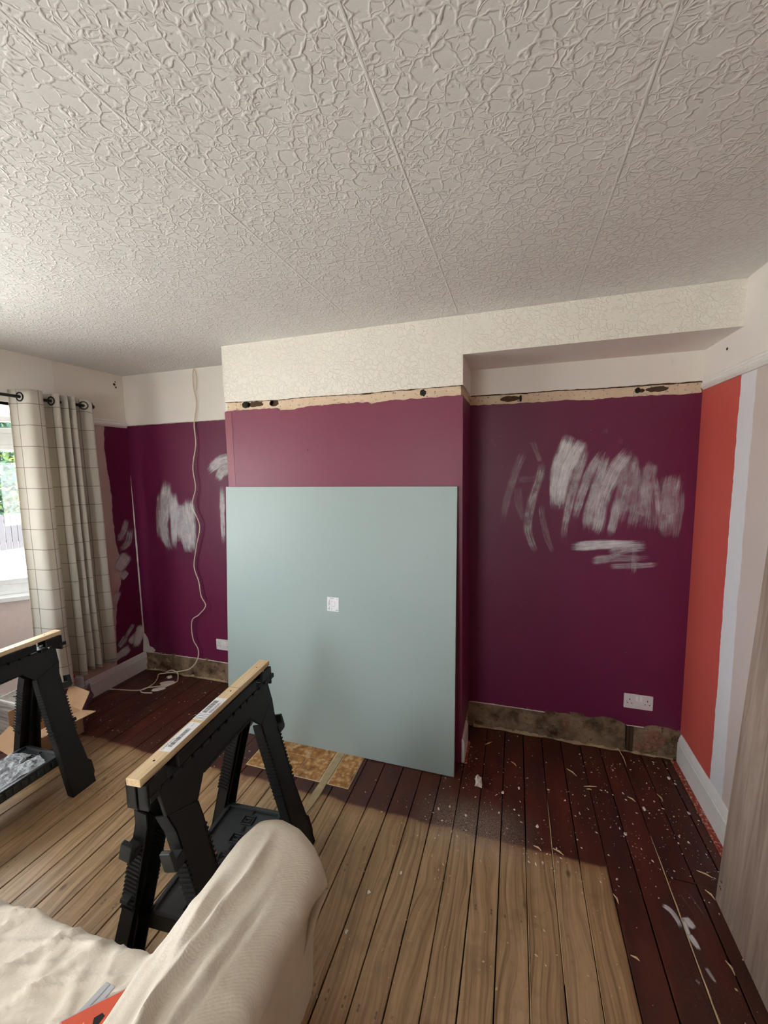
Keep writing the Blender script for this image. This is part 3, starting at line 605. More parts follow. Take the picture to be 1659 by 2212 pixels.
# ------------------------------------------------------------------ primer brushed on the walls
ST_R = [
    ([(0.075,1.814),(0.114,1.718),(0.138,1.646)],0.037,0.35), ([(0.061,1.775),(0.002,1.624),(-0.05,1.436),(-0.079,1.225)],0.055,0.40),
    ([(0.003,1.551),(0.021,1.42),(0.062,1.289)],0.055,0.35), ([(0.137,1.702),(0.132,1.598),(0.09,1.437),(0.07,1.289),(0.103,1.174),(0.135,1.109)],0.055,0.55),
    ([(0.142,1.47),(0.153,1.34),(0.186,1.21),(0.234,1.114)],0.042,0.40), ([(-0.005,1.567),(0.08,1.571),(0.192,1.582)],0.046,0.35),
    ([(0.287,1.821),(0.261,1.737),(0.228,1.621),(0.216,1.502),(0.22,1.374)],0.074,0.95), ([(0.358,1.795),(0.312,1.713),(0.271,1.62),(0.246,1.502),(0.234,1.382)],0.074,0.95),
    ([(0.373,1.787),(0.355,1.696),(0.329,1.596),(0.298,1.463),(0.273,1.303),(0.264,1.115)],0.055,0.60), ([(0.464,1.746),(0.405,1.641),(0.367,1.534),(0.335,1.408),(0.31,1.304)],0.055,0.65),
    ([(0.478,1.738),(0.448,1.618),(0.411,1.464),(0.394,1.346),(0.404,1.267)],0.055,0.65), ([(0.474,1.655),(0.431,1.503),(0.386,1.377),(0.383,1.242)],0.065,0.60),
    ([(0.591,1.742),(0.541,1.669),(0.497,1.579),(0.46,1.464),(0.438,1.307),(0.418,1.259)],0.083,0.75), ([(0.598,1.727),(0.585,1.578),(0.551,1.426),(0.51,1.247)],0.102,0.55),
    ([(0.627,1.675),(0.639,1.54),(0.619,1.389),(0.599,1.242)],0.083,0.50), ([(0.529,1.464),(0.52,1.348),(0.497,1.23)],0.055,0.65),
    ([(0.697,1.688),(0.677,1.577),(0.67,1.428),(0.658,1.252)],0.074,0.50), ([(0.708,1.592),(0.72,1.466),(0.733,1.331)],0.028,0.60),
    ([(0.789,1.62),(0.776,1.503),(0.771,1.354),(0.765,1.203)],0.102,0.55), ([(0.825,1.532),(0.824,1.429),(0.817,1.318),(0.805,1.189)],0.055,0.40),
    ([(0.291,1.182),(0.456,1.201),(0.693,1.219)],0.055,0.90), ([(0.479,1.143),(0.594,1.187),(0.707,1.2)],0.065,0.60),
    ([(0.388,1.098),(0.528,1.129),(0.736,1.14)],0.055,0.50), ([(0.474,1.078),(0.632,1.092),(0.776,1.108)],0.037,0.55),
    ([(0.626,1.235),(0.627,1.119),(0.625,1.024)],0.037,0.40), ([(0.685,1.533),(0.705,1.39),(0.711,1.254)],0.111,0.35),
    ([(0.474,1.843),(0.434,1.8)],0.032,0.15), ([(0.542,1.796),(0.524,1.744)],0.032,0.15)]
ST_L = [
    ([(-2.586,1.605),(-2.618,1.412),(-2.655,1.18),(-2.587,0.973)],0.109,0.80), ([(-2.651,1.526),(-2.688,1.296),(-2.711,1.061)],0.085,0.55),
    ([(-2.538,1.503),(-2.543,1.299),(-2.569,1.009)],0.085,0.90), ([(-2.474,1.436),(-2.476,1.243),(-2.506,1.07)],0.097,0.80),
    ([(-2.388,1.459),(-2.392,1.245),(-2.386,0.983)],0.109,0.85), ([(-2.443,1.301),(-2.444,1.13),(-2.427,0.992)],0.097,0.70),
    ([(-1.958,1.736),(-2.048,1.722),(-2.128,1.687),(-2.204,1.64)],0.091,0.85), ([(-1.974,1.684),(-2.066,1.643),(-2.124,1.569)],0.085,0.80),
    ([(-2.072,1.558),(-2.084,1.308),(-2.094,1.065)],0.048,0.85)]
ST_W = [
    ([(2.46,1.297),(2.411,1.187),(2.339,1.084)],0.059,0.60), ([(2.479,1.224),(2.44,1.088),(2.335,1.038)],0.070,0.60), ([(2.42,1.15),(2.344,1.14)],0.082,0.50),
    ([(2.445,1.004),(2.375,0.937),(2.318,0.858)],0.106,0.90), ([(2.419,0.867),(2.35,0.803)],0.059,0.90), ([(2.344,0.745),(2.286,0.647),(2.261,0.574)],0.070,0.70),
    ([(2.371,0.354),(2.315,0.304),(2.275,0.274)],0.070,0.70), ([(2.445,0.435),(2.386,0.372),(2.329,0.311)],0.047,0.70), ([(2.49,0.33),(2.419,0.297),(2.363,0.272)],0.082,0.90),
    ([(2.40,0.24),(2.30,0.22),(2.18,0.19)],0.075,0.9), ([(2.50,0.40),(2.47,0.30),(2.42,0.20)],0.09,1.0)]
def stroke(name, parent, pts, w, op, fn, k_):
    c = catmull([(p[0], p[1], 0) for p in pts], 10); n = len(c); NW = 8; m = MB(); uv = []; ed = []; dist = 0
    ext = 0.012
    for i, p in enumerate(c):
        t = (c[min(i+1, n-1)]-c[max(i-1, 0)]).normalized(); q = Vector((-t.y, t.x, 0))
        if i: dist += (p-c[i-1]).length
        tt = i/(n-1); wi = 1.28*w*(0.75+0.25*math.sin(math.pi*min(1, tt*1.15+0.08)))*(1+0.12*fbm(tt*3, k_*1.3, 2))
        for j in range(NW+1):
            x = (j/NW-0.5)*wi; P = p+q*x
            m.v.append(fn(P.x, P.y, 0.0004+0.00005*k_)); uv.append((x+k_*1.7, dist))
            e = min(1.0, 2.4*(1-abs(2*j/NW-1)))*min(1.0, i/(0.17*n), (n-1-i)/(0.22*n))
            ed.append(max(0.0, e))
    m.f = [(i*(NW+1)+j, i*(NW+1)+j+1, (i+1)*(NW+1)+j+1, (i+1)*(NW+1)+j) for i in range(n-1) for j in range(NW)]; m.mi = [0]*len(m.f)
    o = m.build(name, 'brush', parent); me = o.data
    ul = me.uv_layers.new(name='UVMap')
    for lp in me.loops: ul.data[lp.index].uv = uv[lp.vertex_index]
    for nm, vals in (('opacity', [op]*len(m.v)), ('edge', ed)):
        at = me.attributes.new(nm, 'FLOAT', 'POINT'); at.data.foreach_set('value', vals)
    return o
for k_, (pts, w, op) in enumerate(ST_R): stroke('brush_stroke', wb, pts, w, op, lambda s, z, o: (s, DB-o, z), k_)
for k_, (pts, w, op) in enumerate(ST_L): stroke('brush_stroke', wb, pts, w, op, lambda s, z, o: (s, DB-o, z), k_)
for k_, (pts, w, op) in enumerate(ST_W): stroke('brush_stroke', wl, pts, w, op, lambda s, z, o: (XL+o, s, z), k_)
# bead of filler in the corner
m = MB(); N = 60; vs = []
for i in range(N+1):
    z = 0.15+(1.62-0.15)*i/N; w = (0.009+0.004*fbm(0, 0, z*12))*min(1.0, (N-i)/20+0.15)+(0.02*max(0, 1-(z-0.15)/0.12))
    vs += [(XL, DB-w*0.6, z), (XL+0.3*w, DB-0.3*w, z), (XL+w, DB, z)]
m.add(vs, [(3*i+e, 3*i+3+e, 3*i+4+e, 3*i+1+e) for i in range(N) for e in range(2)]); m.build('filler_bead', 'patch', wb, smooth=True)
m = MB(); poly = [(XL, 0.14), (XL+0.10, 0.152), (XL+0.115, 0.17), (XL+0.09, 0.19), (XL+0.055, 0.20), (XL+0.045, 0.26), (XL+0.02, 0.30), (XL, 0.31)]
m.prism(poly, lambda p, q, w: (p, w, q), DB-0.002, DB); m.build('filler_smear', 'patch', wb)

# ------------------------------------------------------------------ hearth
h_ = tag(MB().box(-1.424, -0.799, 1.786, 2.143, -0.002, 0.0022).build('hearth', 'grout'), kind='structure')
xs = [-1.42, -1.265, -1.115, -0.968]
for i in range(3):
    for y0, y1 in ((1.79, 1.936), (1.94, 2.086)):
        MB().box(xs[i]+0.002, xs[i+1]-0.002, y0, y1, 0.0, 0.0045).build('tile', 'hearth', h_, bevel=0.001, seg=1)
for y0, y1 in ((1.79, 1.936), (1.94, 2.086)): MB().box(-0.912, -0.803, y0, y1, 0.0, 0.0045).build('tile', 'hearth', h_, bevel=0.001, seg=1)
m = MB(); N = 40; vs = []
for i in range(N+1):
    y = 1.56+(2.12-1.56)*i/N; w = 0.022+0.004*fbm(y*12, 1, 1); c = -0.942+0.01*(y-1.75)
    k2 = min(1, max(0.0, (y-1.56)/0.12)); w *= 0.35+0.65*k2
    vs += [(c-w, y, 0.0005), (c-w*0.9, y, 0.004*k2+0.001), (c+w*0.9, y, 0.004*k2+0.001), (c+w, y, 0.0005)]
m.add(vs, [(4*i+e, 4*i+4+e, 4*i+5+e, 4*i+1+e) for i in range(N) for e in range(3)]); m.build('cement_strip', 'cement', h_)

# ------------------------------------------------------------------ sage board leaning on the chimney breast
pn = empty('leaning_board', (-1.006, 2.02, 0.0)); tag(pn, 'large sage green board leaning against the plum chimney breast', 'board')
ang = math.atan2(0.105, 1.545); Hh = 1.553
Mp = Matrix.Rotation(-ang, 4, 'X')
m = MB(); m.box(-0.719, 0.719, 0.0, 0.018, 0.003, Hh, M=Mp); bd = m.build('board_face', 'sage', pn, bevel=0.0012, seg=1)
lb = MB(); fnp = lambda p, q, w: Mp @ Vector((p, -w, q))
cx, cz = 0.013, 0.875
rc = lambda x0, x1, z0, z1, w0, w1, mi: lb.prism([(x0, z0), (x1, z0), (x1, z1), (x0, z1)], fnp, w0, w1, mi)
rc(cx-0.036, cx+0.036, cz-0.041, cz+0.041, 0.0001, 0.0006, 0)
for x0, x1, z0, z1 in ((-0.018, 0.006, 0.033, 0.036), (0.026, 0.028, 0.026, 0.036), (-0.024, -0.020, -0.006, 0.026), (-0.030, -0.027, -0.012, 0.012), (-0.024, -0.020, -0.034, -0.014), (-0.030, -0.026, -0.034, -0.022), (-0.008, -0.005, -0.036, -0.022), (0.018, 0.032, -0.035, -0.030)):
    rc(cx+x0, cx+x1, cz+z0, cz+z1, 0.0006, 0.0008, 1)
for x0, x1, z0, z1 in ((-0.012, 0.012, 0.016, 0.0172), (-0.012, 0.012, -0.012, -0.0108), (-0.012, -0.0108, -0.012, 0.017), (0.0108, 0.012, -0.012, 0.017), (0.018, 0.0188, -0.012, 0.016)):
    rc(cx+x0, cx+x1, cz+z0, cz+z1, 0.0006, 0.0008, 1)
tag(lb.build('sticker', ['paperlabel', 'greyink'], pn), 'small white printed sticker')

# ------------------------------------------------------------------ grey oak effect board leaning on the right wall
gb = empty('oak_effect_board', (0.748, 1.694, 0)); tag(gb, 'tall grey oak effect board leaning on the right wall', 'board')
Mg = Matrix.Rotation(math.atan2(0.05, 1.0), 4, 'Y')
MB().box(0.0, 0.018, -1.15, 0.0, 0.001, 2.30, M=Mg).build('board_face', 'wood', gb, bevel=0.001, seg=1)
for y, z in ((-0.018, 0.075), (-0.020, 0.098), (-0.026, 0.072), (-0.027, 0.10)):
    m = MB(); m.disc(Mg @ Vector((-0.0004, y, z)), (-1, 0, 0), 0.003, 0.0006, 8); m.build('screw_hole', 'dark', gb)

# ------------------------------------------------------------------ plastic sawhorses
SPL = 0.263
def make_horse():
    root = empty('sawhorse')
    def P(side, off=0.0):
        nx, nz = 1/math.hypot(1, SPL), SPL/math.hypot(1, SPL)
        return lambda y, z, w: Vector((side*(0.030+(0.76-z)*SPL+(off-w)*nx), y, z+(off-w)*nz))
    for side in (1, -1):
        fn = P(side)
        # web of the side frame with the shallow arch
        web = MB(); web.prism([(-0.315, 0.735), (-0.312, 0.66), (-0.195, 0.612), (-0.145, 0.664), (0.145, 0.664), (0.195, 0.612), (0.312, 0.66), (0.315, 0.735)], fn, 0, 0.012)
        web.prism([(-0.145, 0.664), (0.145, 0.664), (0.145, 0.672), (-0.145, 0.672)], fn, -0.004, 0.03)
        web.build('side_web', 'black', root, bevel=0.002, seg=1)
        for e in (1, -1):
            leg = MB()
            yo = [(0.312, 0.66), (0.298, 0.60), (0.296, 0.30), (0.318, 0.05), (0.318, 0.0)]; yi = [(0.200, 0.0), (0.196, 0.37), (0.192, 0.56), (0.195, 0.612)]
            out = [(e*a_, b_) for a_, b_ in yo+yi]
            leg.prism(out, fn, 0.0, 0.006)
            for pl in (yo, yi):                      # flanges turn inward: the leg is a channel
                for (a0, b0), (a1, b1) in zip(pl, pl[1:]):
                    s_ = -0.005 if pl is yo else 0.005
                    leg.prism([(e*a0, b0), (e*a1, b1), (e*(a1+s_), b1), (e*(a0+s_), b0)], fn, 0.0, 0.042)
            leg.prism([(e*0.25, 0.02), (e*0.254, 0.02), (e*0.254, 0.6), (e*0.25, 0.6)], fn, 0.004, 0.03)
            z = 0.30
            while z < 0.545:                         # stepped grip ribs down both edges
                leg.prism([(e*0.190, z), (e*0.202, z), (e*0.202, z+0.006), (e*0.190, z+0.006)], fn, -0.003, 0.040)
                leg.prism([(e*0.292, z), (e*0.302, z), (e*0.302, z+0.006), (e*0.292, z+0.006)], fn, -0.003, 0.040); z += 0.0155
            leg.prism([(e*0.318, 0.0), (e*0.318, 0.035), (e*0.326, 0.05), (e*0.326, 0.11), (e*0.310, 0.13), (e*0.305, 0.0)], fn, 0.0, 0.03)
            leg.build('leg', 'black', root)
            hk = MB(); hk.prism([(e*0.292, 0.512), (e*0.334, 0.512), (e*0.342, 0.522), (e*0.342, 0.572), (e*0.328, 0.575), (e*0.324, 0.542), (e*0.292, 0.548)], fn, -0.004, 0.034)
            hk.build('lumber_hook', 'black', root, bevel=0.003)
            nb = MB(); nb.prism([(e*0.29, 0.335), (e*0.316, 0.338), (e*0.316, 0.352), (e*0.29, 0.36)], fn, 0.004, 0.03); nb.build('peg', 'black', root)
    bm_ = MB()                                       # slotted head rail: two cheeks with cut-outs
    for side in (1, -1):
        x0, x1 = sorted((side*0.026, side*0.036))
        for a_, b_ in ((-0.352, -0.275), (-0.228, 0.228), (0.275, 0.352)): bm_.box(x0, x1, a_, b_, 0.745, 0.783)
        for a_ in (-0.275, 0.228): bm_.box(x0, x1, a_, a_+0.047, 0.742, 0.748)
        y = -0.345
        while y < 0.34: bm_.box(x0-0.002, x1+0.002, y, y+0.033, 0.724, 0.743); y += 0.0455
        if side == 1:
            for a_ in (-0.275, 0.228): bm_.box(-0.026, 0.026, a_, a_+0.047, 0.742, 0.7465)
        bm_.box(x0, x1, -0.352, -0.30, 0.72, 0.75); bm_.box(x0, x1, 0.30, 0.352, 0.72, 0.75)
    for e in (1, -1):
        y0, y1 = sorted((e*0.342, e*0.352)); bm_.box(-0.036, -0.004, y0, y1, 0.705, 0.782); bm_.box(0.004, 0.036, y0, y1, 0.705, 0.782)
    bm_.build('head_rail', 'black', root, bevel=0.0015, seg=1)
    tr = MB(); X, Y, z0 = 0.130, 0.232, 0.198         # folding tray between the legs
    tr.box(-X, X, -Y, Y, z0-0.012, z0-0.006)
    for x0, x1, y0, y1 in ((-X, -X+0.016, -Y, Y), (X-0.016, X, -Y, Y), (-X, X, -Y, -Y+0.016), (-X, X, Y-0.016, Y)): tr.box(x0, x1, y0, y1, z0-0.05, z0+0.004)
    tr.box(-0.05, 0.05, -0.10, 0.10, z0-0.07, z0-0.012)
    y = -Y
    while y < Y-0.02:
        for s_ in (-1, 1): tr.box(min(s_*X, s_*(X+0.007)), max(s_*X, s_*(X+0.007)), y+0.004, y+0.026, z0-0.036, z0-0.006)
        y += 0.034
    t = tr.build('tray', 'traymat', root, bevel=0.0025)
    def frame(mb, cx_, cy_, w, h, t_):
        for x0, x1, y0, y1 in ((cx_-w, cx_+w, cy_-h, cy_-h+t_), (cx_-w, cx_+w, cy_+h-t_, cy_+h), (cx_-w, cx_-w+t_, cy_-h, cy_+h), (cx_+w-t_, cx_+w, cy_-h, cy_+h)): mb.box(x0, x1, y0, y1, z0-0.006, z0-0.001)
    for q in range(5):                               # raised chain of rounded frames
        cy_ = -0.17+q*0.085; eb = MB(); frame(eb, 0, cy_, 0.026, 0.022, 0.005); frame(eb, 0, cy_, 0.013, 0.009, 0.003)
        eb.box(-0.006, 0.006, cy_+0.030, cy_+0.056, z0-0.006, z0-0.002); eb.build('embossing', 'black', t, bevel=0.002, seg=1)
    for e in (1, -1):
        for s_ in (1, -1):
            ar = MB(); y0, y1 = sorted((e*0.205, e*0.232)); x0, x1 = sorted((s_*0.125, s_*0.165)); ar.box(x0, x1, y0, y1, z0-0.03, z0-0.008); ar.build('tray_arm', 'black', root)
    tm = MB(); tm.box(-0.0235, 0.0235, -0.36, 0.36, 0.783, 0.805); to = tm.build('timber_top', 'timber', root, bevel=0.0012, seg=1)
    for y in (-0.285, -0.02, 0.10, 0.29):
        MB().disc((0.002, y, 0.8046), (0, 0, 1), 0.0035, 0.0006, 10).build('screw', 'dark', to)
    return root, to
horse, ht = make_horse()
horse.location = (-1.027, 1.134, 0); horse.rotation_euler[2] = math.radians(5.0)
tag(horse, 'black plastic sawhorse with labelled batten in front of the sage board', 'sawhorse', 'pair of plastic sawhorses')
h2 = copy_tree(horse); h2.location = (-2.352, 1.128, 0); h2.rotation_euler[2] = math.radians(1.0)
tag(h2, 'black plastic sawhorse by the window with plastic bags on its tray', 'sawhorse', 'pair of plastic sawhorses')

def text_into(mb, body, M, mi):
    cu = bpy.data.curves.new('lettering', 'FONT'); cu.body = body; cu.size = 1.0; cu.resolution_u = 2; cu.extrude = 0.0
    o = bpy.data.objects.new('lettering', cu); COL.objects.link(o); bpy.context.view_layer.update()
    me = o.evaluated_get(bpy.context.evaluated_depsgraph_get()).to_mesh()
    mb.add([M @ v.co for v in me.vertices], [tuple(p.vertices) for p in me.polygons], mi)
    bpy.data.objects.remove(o)
def barcode(mb, x0, x1, y0, y1, z, mi, seed):
    r = random.Random(seed); y = y0
    while y < y1:
        w = r.choice((0.0008, 0.0012, 0.0018)); mb.box(x0, x1, y, min(y1, y+w), z, z+0.0002, mi); y += w+r.choice((0.0008, 0.0012, 0.002))
zt = 0.8051
la = MB(); la.box(-0.017, 0.0225, -0.245, -0.10, zt, zt+0.0004)
barcode(la, -0.004, 0.010, -0.225, -0.135, zt+0.0004, 1, 3)
text_into(la, 'TIMBER BCCL 1', Matrix.Translation((-0.0065, -0.242, zt+0.0007)) @ Matrix.Rotation(math.pi/2, 4, 'Z') @ Matrix.Scale(0.0095, 4), 1)
text_into(la, '25.10', Matrix.Translation((0.0035, -0.122, zt+0.0007)) @ Matrix.Rotation(math.pi/2, 4, 'Z') @ Matrix.Scale(0.007, 4), 1)
tag(la.build('paper_label', ['paperlabel', 'ink'], ht), 'white paper label with barcode')
lc = MB(); lc.box(-0.0225, 0.0225, -0.085, 0.048, zt, zt+0.0004)
barcode(lc, -0.017, 0.001, -0.045, 0.030, zt+0.0004, 1, 5)
text_into(lc, '48666041', Matrix.Translation((0.018, -0.045, zt+0.0007)) @ Matrix.Rotation(math.pi/2, 4, 'Z') @ Matrix.Scale(0.0165, 4), 1)
for y in (-0.080, -0.074, -0.064, -0.055): lc.box(-0.02, 0.02, y, y+0.0014, zt+0.0004, zt+0.0006, 1)
tag(lc.build('paper_label', ['paperlabel', 'ink'], ht), 'white paper label with long number')
MB().box(-0.0237, 0.0237, 0.125, 0.1262, 0.80, zt+0.0002).build('pencil_line', 'ink', ht)

# small things lying on the tray of the nearer sawhorse
def on_horse(h, x, y, z):
    return Matrix.Translation(h.location) @ Matrix.Rotation(h.rotation_euler[2], 4, 'Z') @ Vector((x, y, z))
ZT = 0.192
p = on_horse(horse, -0.052, 0.005, ZT); m = MB(); m.disc(p, (0, 0, 1), 0.0145, 0.002, 24); m.disc(p+Vector((0, 0, 0.002)), (0, 0, 1), 0.0115, 0.0004, 24)
tag(m.build('coin', 'copper'), 'round copper coin lying on the sawhorse tray', 'coin')
def pebble(name, mat, c, r, seed, sq=(1, 1, 0.6)):
    bm = bmesh.new(); bmesh.ops.create_icosphere(bm, subdivisions=2 if r > 0.012 else 1, radius=1.0); me = bpy.data.meshes.new(name)
    for v in bm.verts:
        k_ = 1+0.6*fbm(v.co.x*1.7+seed, v.co.y*1.7, v.co.z*1.7); v.co = Vector((v.co.x*r*k_*sq[0], v.co.y*r*k_*sq[1], v.co.z*r*k_*sq[2]))
    zmin = min(v.co.z for v in bm.verts); bm.to_mesh(me); bm.free(); me.materials.append(MT[mat])
    o = bpy.data.objects.new(name, me); COL.objects.link(o); o.location = (c[0], c[1], c[2]-zmin); return o
tag(pebble('plaster_lump', 'chip', on_horse(horse, -0.098, 0.012, ZT), 0.0085, 3), 'white plaster crumb beside the coin on the sawhorse tray', 'plaster crumb')
for i, (x, y, r, s_) in enumerate(((-0.070, -0.050, 0.020, 5), (-0.045, -0.085, 0.022, 8), (-0.085, -0.078, 0.015, 11))):
    tag(pebble('cloth_scrap', 'black', on_horse(horse, x, y, ZT), r, s_, (1, 1.5, 0.9)), ('medium dark crumpled scrap on the tray next to the coin', 'largest dark crumpled scrap on the tray by the dust sheet', 'smallest dark crumpled scrap on the tray against the near leg')[i], 'scrap', 'dark scraps on the sawhorse tray')

# clear plastic bags on the tray of the sawhorse by the window
def bag(c, w, l, rz, seed, label):
    m = MB(); R = Matrix.Rotation(rz, 4, 'Z')
    def f(u, v):
        x, y = (u-0.5)*w, (v-0.5)*l
        edge = min(u, 1-u, v, 1-v)*2
        z = 0.006+0.026*min(1, edge*3)*abs(fbm(x*22+seed, y*16, seed))+0.003*abs(fbm(x*90, y*90, seed))
        x += 0.012*fbm(y*12, seed, 1); y += 0.015*fbm(x*12, seed, 4)
        return Vector(c)+R @ Vector((x, y, z))
    m.grid(f, 40, 50); o = m.build('plastic_bag', 'film'); tag(o, label, 'plastic bag', 'plastic bags on the sawhorse tray'); return o
bag(on_horse(h2, -0.055, 0.06, ZT), 0.12, 0.24, 0.2, 2, 'crumpled clear plastic bag at the far corner of the window sawhorse tray')
bag(on_horse(h2, 0.045, 0.03, ZT), 0.11, 0.30, -0.15, 9, 'long flat clear plastic bag along the edge of the window sawhorse tray')

# ------------------------------------------------------------------ curtain
rodr = empty('curtain_rod', (-2.85, 1.0, 2.114)); tag(rodr, 'thin black metal curtain rod above the bay window', 'curtain rod')
MB().tube([(0, -1.6, 0), (0, 1.145, 0)], 0.0095, 12).build('rod', 'rod', rodr, smooth=True)
m = MB(); m.tube([(0, 1.145, 0), (0, 1.155, 0), (0, 1.157, 0), (0, 1.178, 0)], [0.0095, 0.0095, 0.012, 0.012], 14); m.build('finial', 'rod', rodr)
for y in (1.115, -1.3):
    m = MB(); m.tube([(0, y, -0.012), (-0.02, y, -0.02), (-0.095, y, -0.03)], 0.006, 8); m.disc((-0.106, y, -0.03), (1, 0, 0), 0.022, 0.006, 16); m.build('bracket', 'rod', rodr)
PATH = [(1.700, -0.062), (1.712, -0.060), (1.722, -0.030), (1.730, 0.030), (1.744, 0.056), (1.768, 0.062), (1.800, 0.062), (1.822, 0.045), (1.830, -0.01), (1.842, -0.058), (1.866, -0.062), (1.893, -0.03), (1.905, 0.035), (1.920, 0.046),
        (1.930, 0.010), (1.938, -0.04), (1.950, -0.045), (1.960, 0.02), (1.972, 0.045), (1.984, 0.02), (1.986, -0.045), (1.996, -0.05), (2.002, 0.02), (2.014, 0.048), (2.024, 0.03), (2.030, -0.03), (2.045, -0.052), (2.075, -0.04), (2.11, 0.005), (2.135, 0.030), (2.150, 0.022), (2.156, -0.02), (2.150, -0.05)]
cpath = catmull([(a_, b_, 0) for a_, b_ in PATH], 7); arc = [0.0]
for a_, b_ in zip(cpath, cpath[1:]): arc.append(arc[-1]+(b_-a_).length)
cur = empty('curtain', (-2.85, 1.9, 0.26)); tag(cur, 'cream curtain with thin dark window check hanging beside the bay window', 'curtain')
NZ = 60; z_t, z_b = 2.158, 0.26; m = MB(); uv = []
for j in range(NZ+1):
    f_ = j/NZ; z = z_t+(z_b-z_t)*f_
    for i, q in enumerate(cpath):
        amp = 1.0+0.25*f_; yy = 1.9+(q.x-1.9)*(1+0.06*f_*(1 if q.x > 1.9 else 0.2))+0.006*fbm(q.x*6, z*1.5, 3)*f_
        if j == 0 or z > 2.05 and q.x > 2.10: zz = z-max(0, (q.x-2.115))*0.9*max(0, 1-f_*12)
        else: zz = z
        xx = q.y*amp+0.010*fbm(q.x*5, z*2, 1)*f_
        zz += 0.012*math.sin(q.x*20)*f_ + (0.035 if False else 0)*f_
        m.v.append((xx, yy-1.9, zz-0.26)); uv.append((arc[i], z))
W_ = len(cpath); m.f = [(j*W_+i, j*W_+i+1, (j+1)*W_+i+1, (j+1)*W_+i) for j in range(NZ) for i in range(W_-1)]; m.mi = [0]*len(m.f)
co = m.build('fabric', 'curtain', cur, smooth=True); ul = co.data.uv_layers.new(name='UVMap')
for lp in co.data.loops: ul.data[lp.index].uv = uv[lp.vertex_index]
sd = co.modifiers.new('thickness', 'SOLIDIFY'); sd.thickness = 0.0015
last = -9
for a_, b_ in zip(cpath, cpath[1:]):
    if (a_.y < 0) != (b_.y < 0) and a_.x-last > 0.03:
        last = a_.x; t_ = (b_-a_).normalized(); ax = Vector((t_.x, -t_.y, 0)); c_ = (a_+b_)/2
        m = MB(); m.ring((c_.y, c_.x-1.9, 2.114-0.26), ax, 0.029, 0.0205, 0.0035, 24); m.build('eyelet', 'eyelet', cur)

# ------------------------------------------------------------------ sockets
def socket(name, x, z, label):
    r = empty(name, (x, DB, z)); tag(r, label, 'socket', 'double wall sockets')
    MB().box(-0.073, 0.073, -0.010, 0.0, -0.043, 0.043).build('plate', 'socket', r, bevel=0.005, seg=3)
    for x0 in (-0.014, 0.006):
        m = MB(); m.prism([(-0.010, 0.009), (-0.0135, 0.006), (-0.010, 0.036)], lambda p, q, w: (w, p, q), x0, x0+0.011); m.build('switch', 'upvc', r, bevel=0.0008, seg=1)
    for sx, cx_ in ((1, -0.044), (1, 0.044)):
        for dx, dz, w, h in ((0, 0.012, 0.002, 0.0045), (-0.011, -0.010, 0.0036, 0.0018), (0.011, -0.010, 0.0036, 0.0018)):
            MB().box(cx_+dx-w, cx_+dx+w, -0.0104, -0.0095, dz-h, dz+h).build('pin_hole', 'dark', r)
    for x0 in (-0.061, 0.061):
        m = MB(); m.disc((x0, -0.0098, 0.0), (0, -1, 0), 0.0028, 0.0006, 10); m.build('screw', 'greyink', r)
    return r
socket('wall_socket', 0.681, 0.309, 'white double wall socket above the stripped skirting near the coral strip')
socket('wall_socket', -2.137, 0.303, 'white double wall socket half hidden behind the sage board')

# ------------------------------------------------------------------ loose cable
cb = empty('telephone_cable', (-2.35, 2.49, 0)); tag(cb, 'thin off white cable hanging from the ceiling and looping onto the floor', 'cable')
pth = [(-2.256,2.508,2.402),(-2.266,2.503,2.343),(-2.260,2.500,2.25),(-2.243,2.498,2.145),(-2.274,2.497,1.999),(-2.267,2.492,1.85),(-2.301,2.485,1.679),(-2.286,2.482,1.526),(-2.324,2.480,1.394),(-2.269,2.480,1.239),(-2.316,2.485,1.08),(-2.357,2.49,0.919),(-2.322,2.49,0.80),(-2.304,2.485,0.689),(-2.261,2.478,0.617),(-2.33,2.478,0.54),(-2.405,2.480,0.48),(-2.41,2.482,0.337),(-2.367,2.485,0.246),(-2.381,2.478,0.16),(-2.45,2.465,0.085),(-2.60,2.46,0.04),(-2.70,2.455,0.018),(-2.743,2.44,0.010),(-2.70,2.385,0.008),(-2.666,2.32,0.007),(-2.668,2.232,0.007),(-2.735,2.197,0.007),(-2.885,2.169,0.007)]
off = Vector((-2.35, 2.49, 0))
MB().tube([q-off for q in catmull(pth, 8)], 0.0042, 7).build('cable_run', 'cable', cb, smooth=True)
pt2 = [(-2.70,2.455,0.016),(-2.64,2.47,0.045),(-2.58,2.47,0.03),(-2.535,2.43,0.012),(-2.51,2.388,0.008),(-2.539,2.345,0.007),(-2.579,2.301,0.010),(-2.659,2.256,0.008),(-2.675,2.215,0.007),(-2.64,2.195,0.007),(-2.565,2.209,0.007)]
MB().tube([q-off for q in catmull(pt2, 8)], 0.0042, 7).build('cable_loop', 'cable', cb, smooth=True)
MB().tube([q-off for q in catmull([(-2.258,2.508,2.402),(-2.236,2.505,2.36),(-2.232,2.503,2.30),(-2.243,2.502,2.24)], 8)], 0.0036, 7).build('cable_tail', 'cable', cb, smooth=True)
MB().tube([(-2.885-off.x,2.169-off.y,0.007),(-2.93-off.x,2.160-off.y,0.007)], 0.0055, 8).build('cable_end', 'upvc', cb)

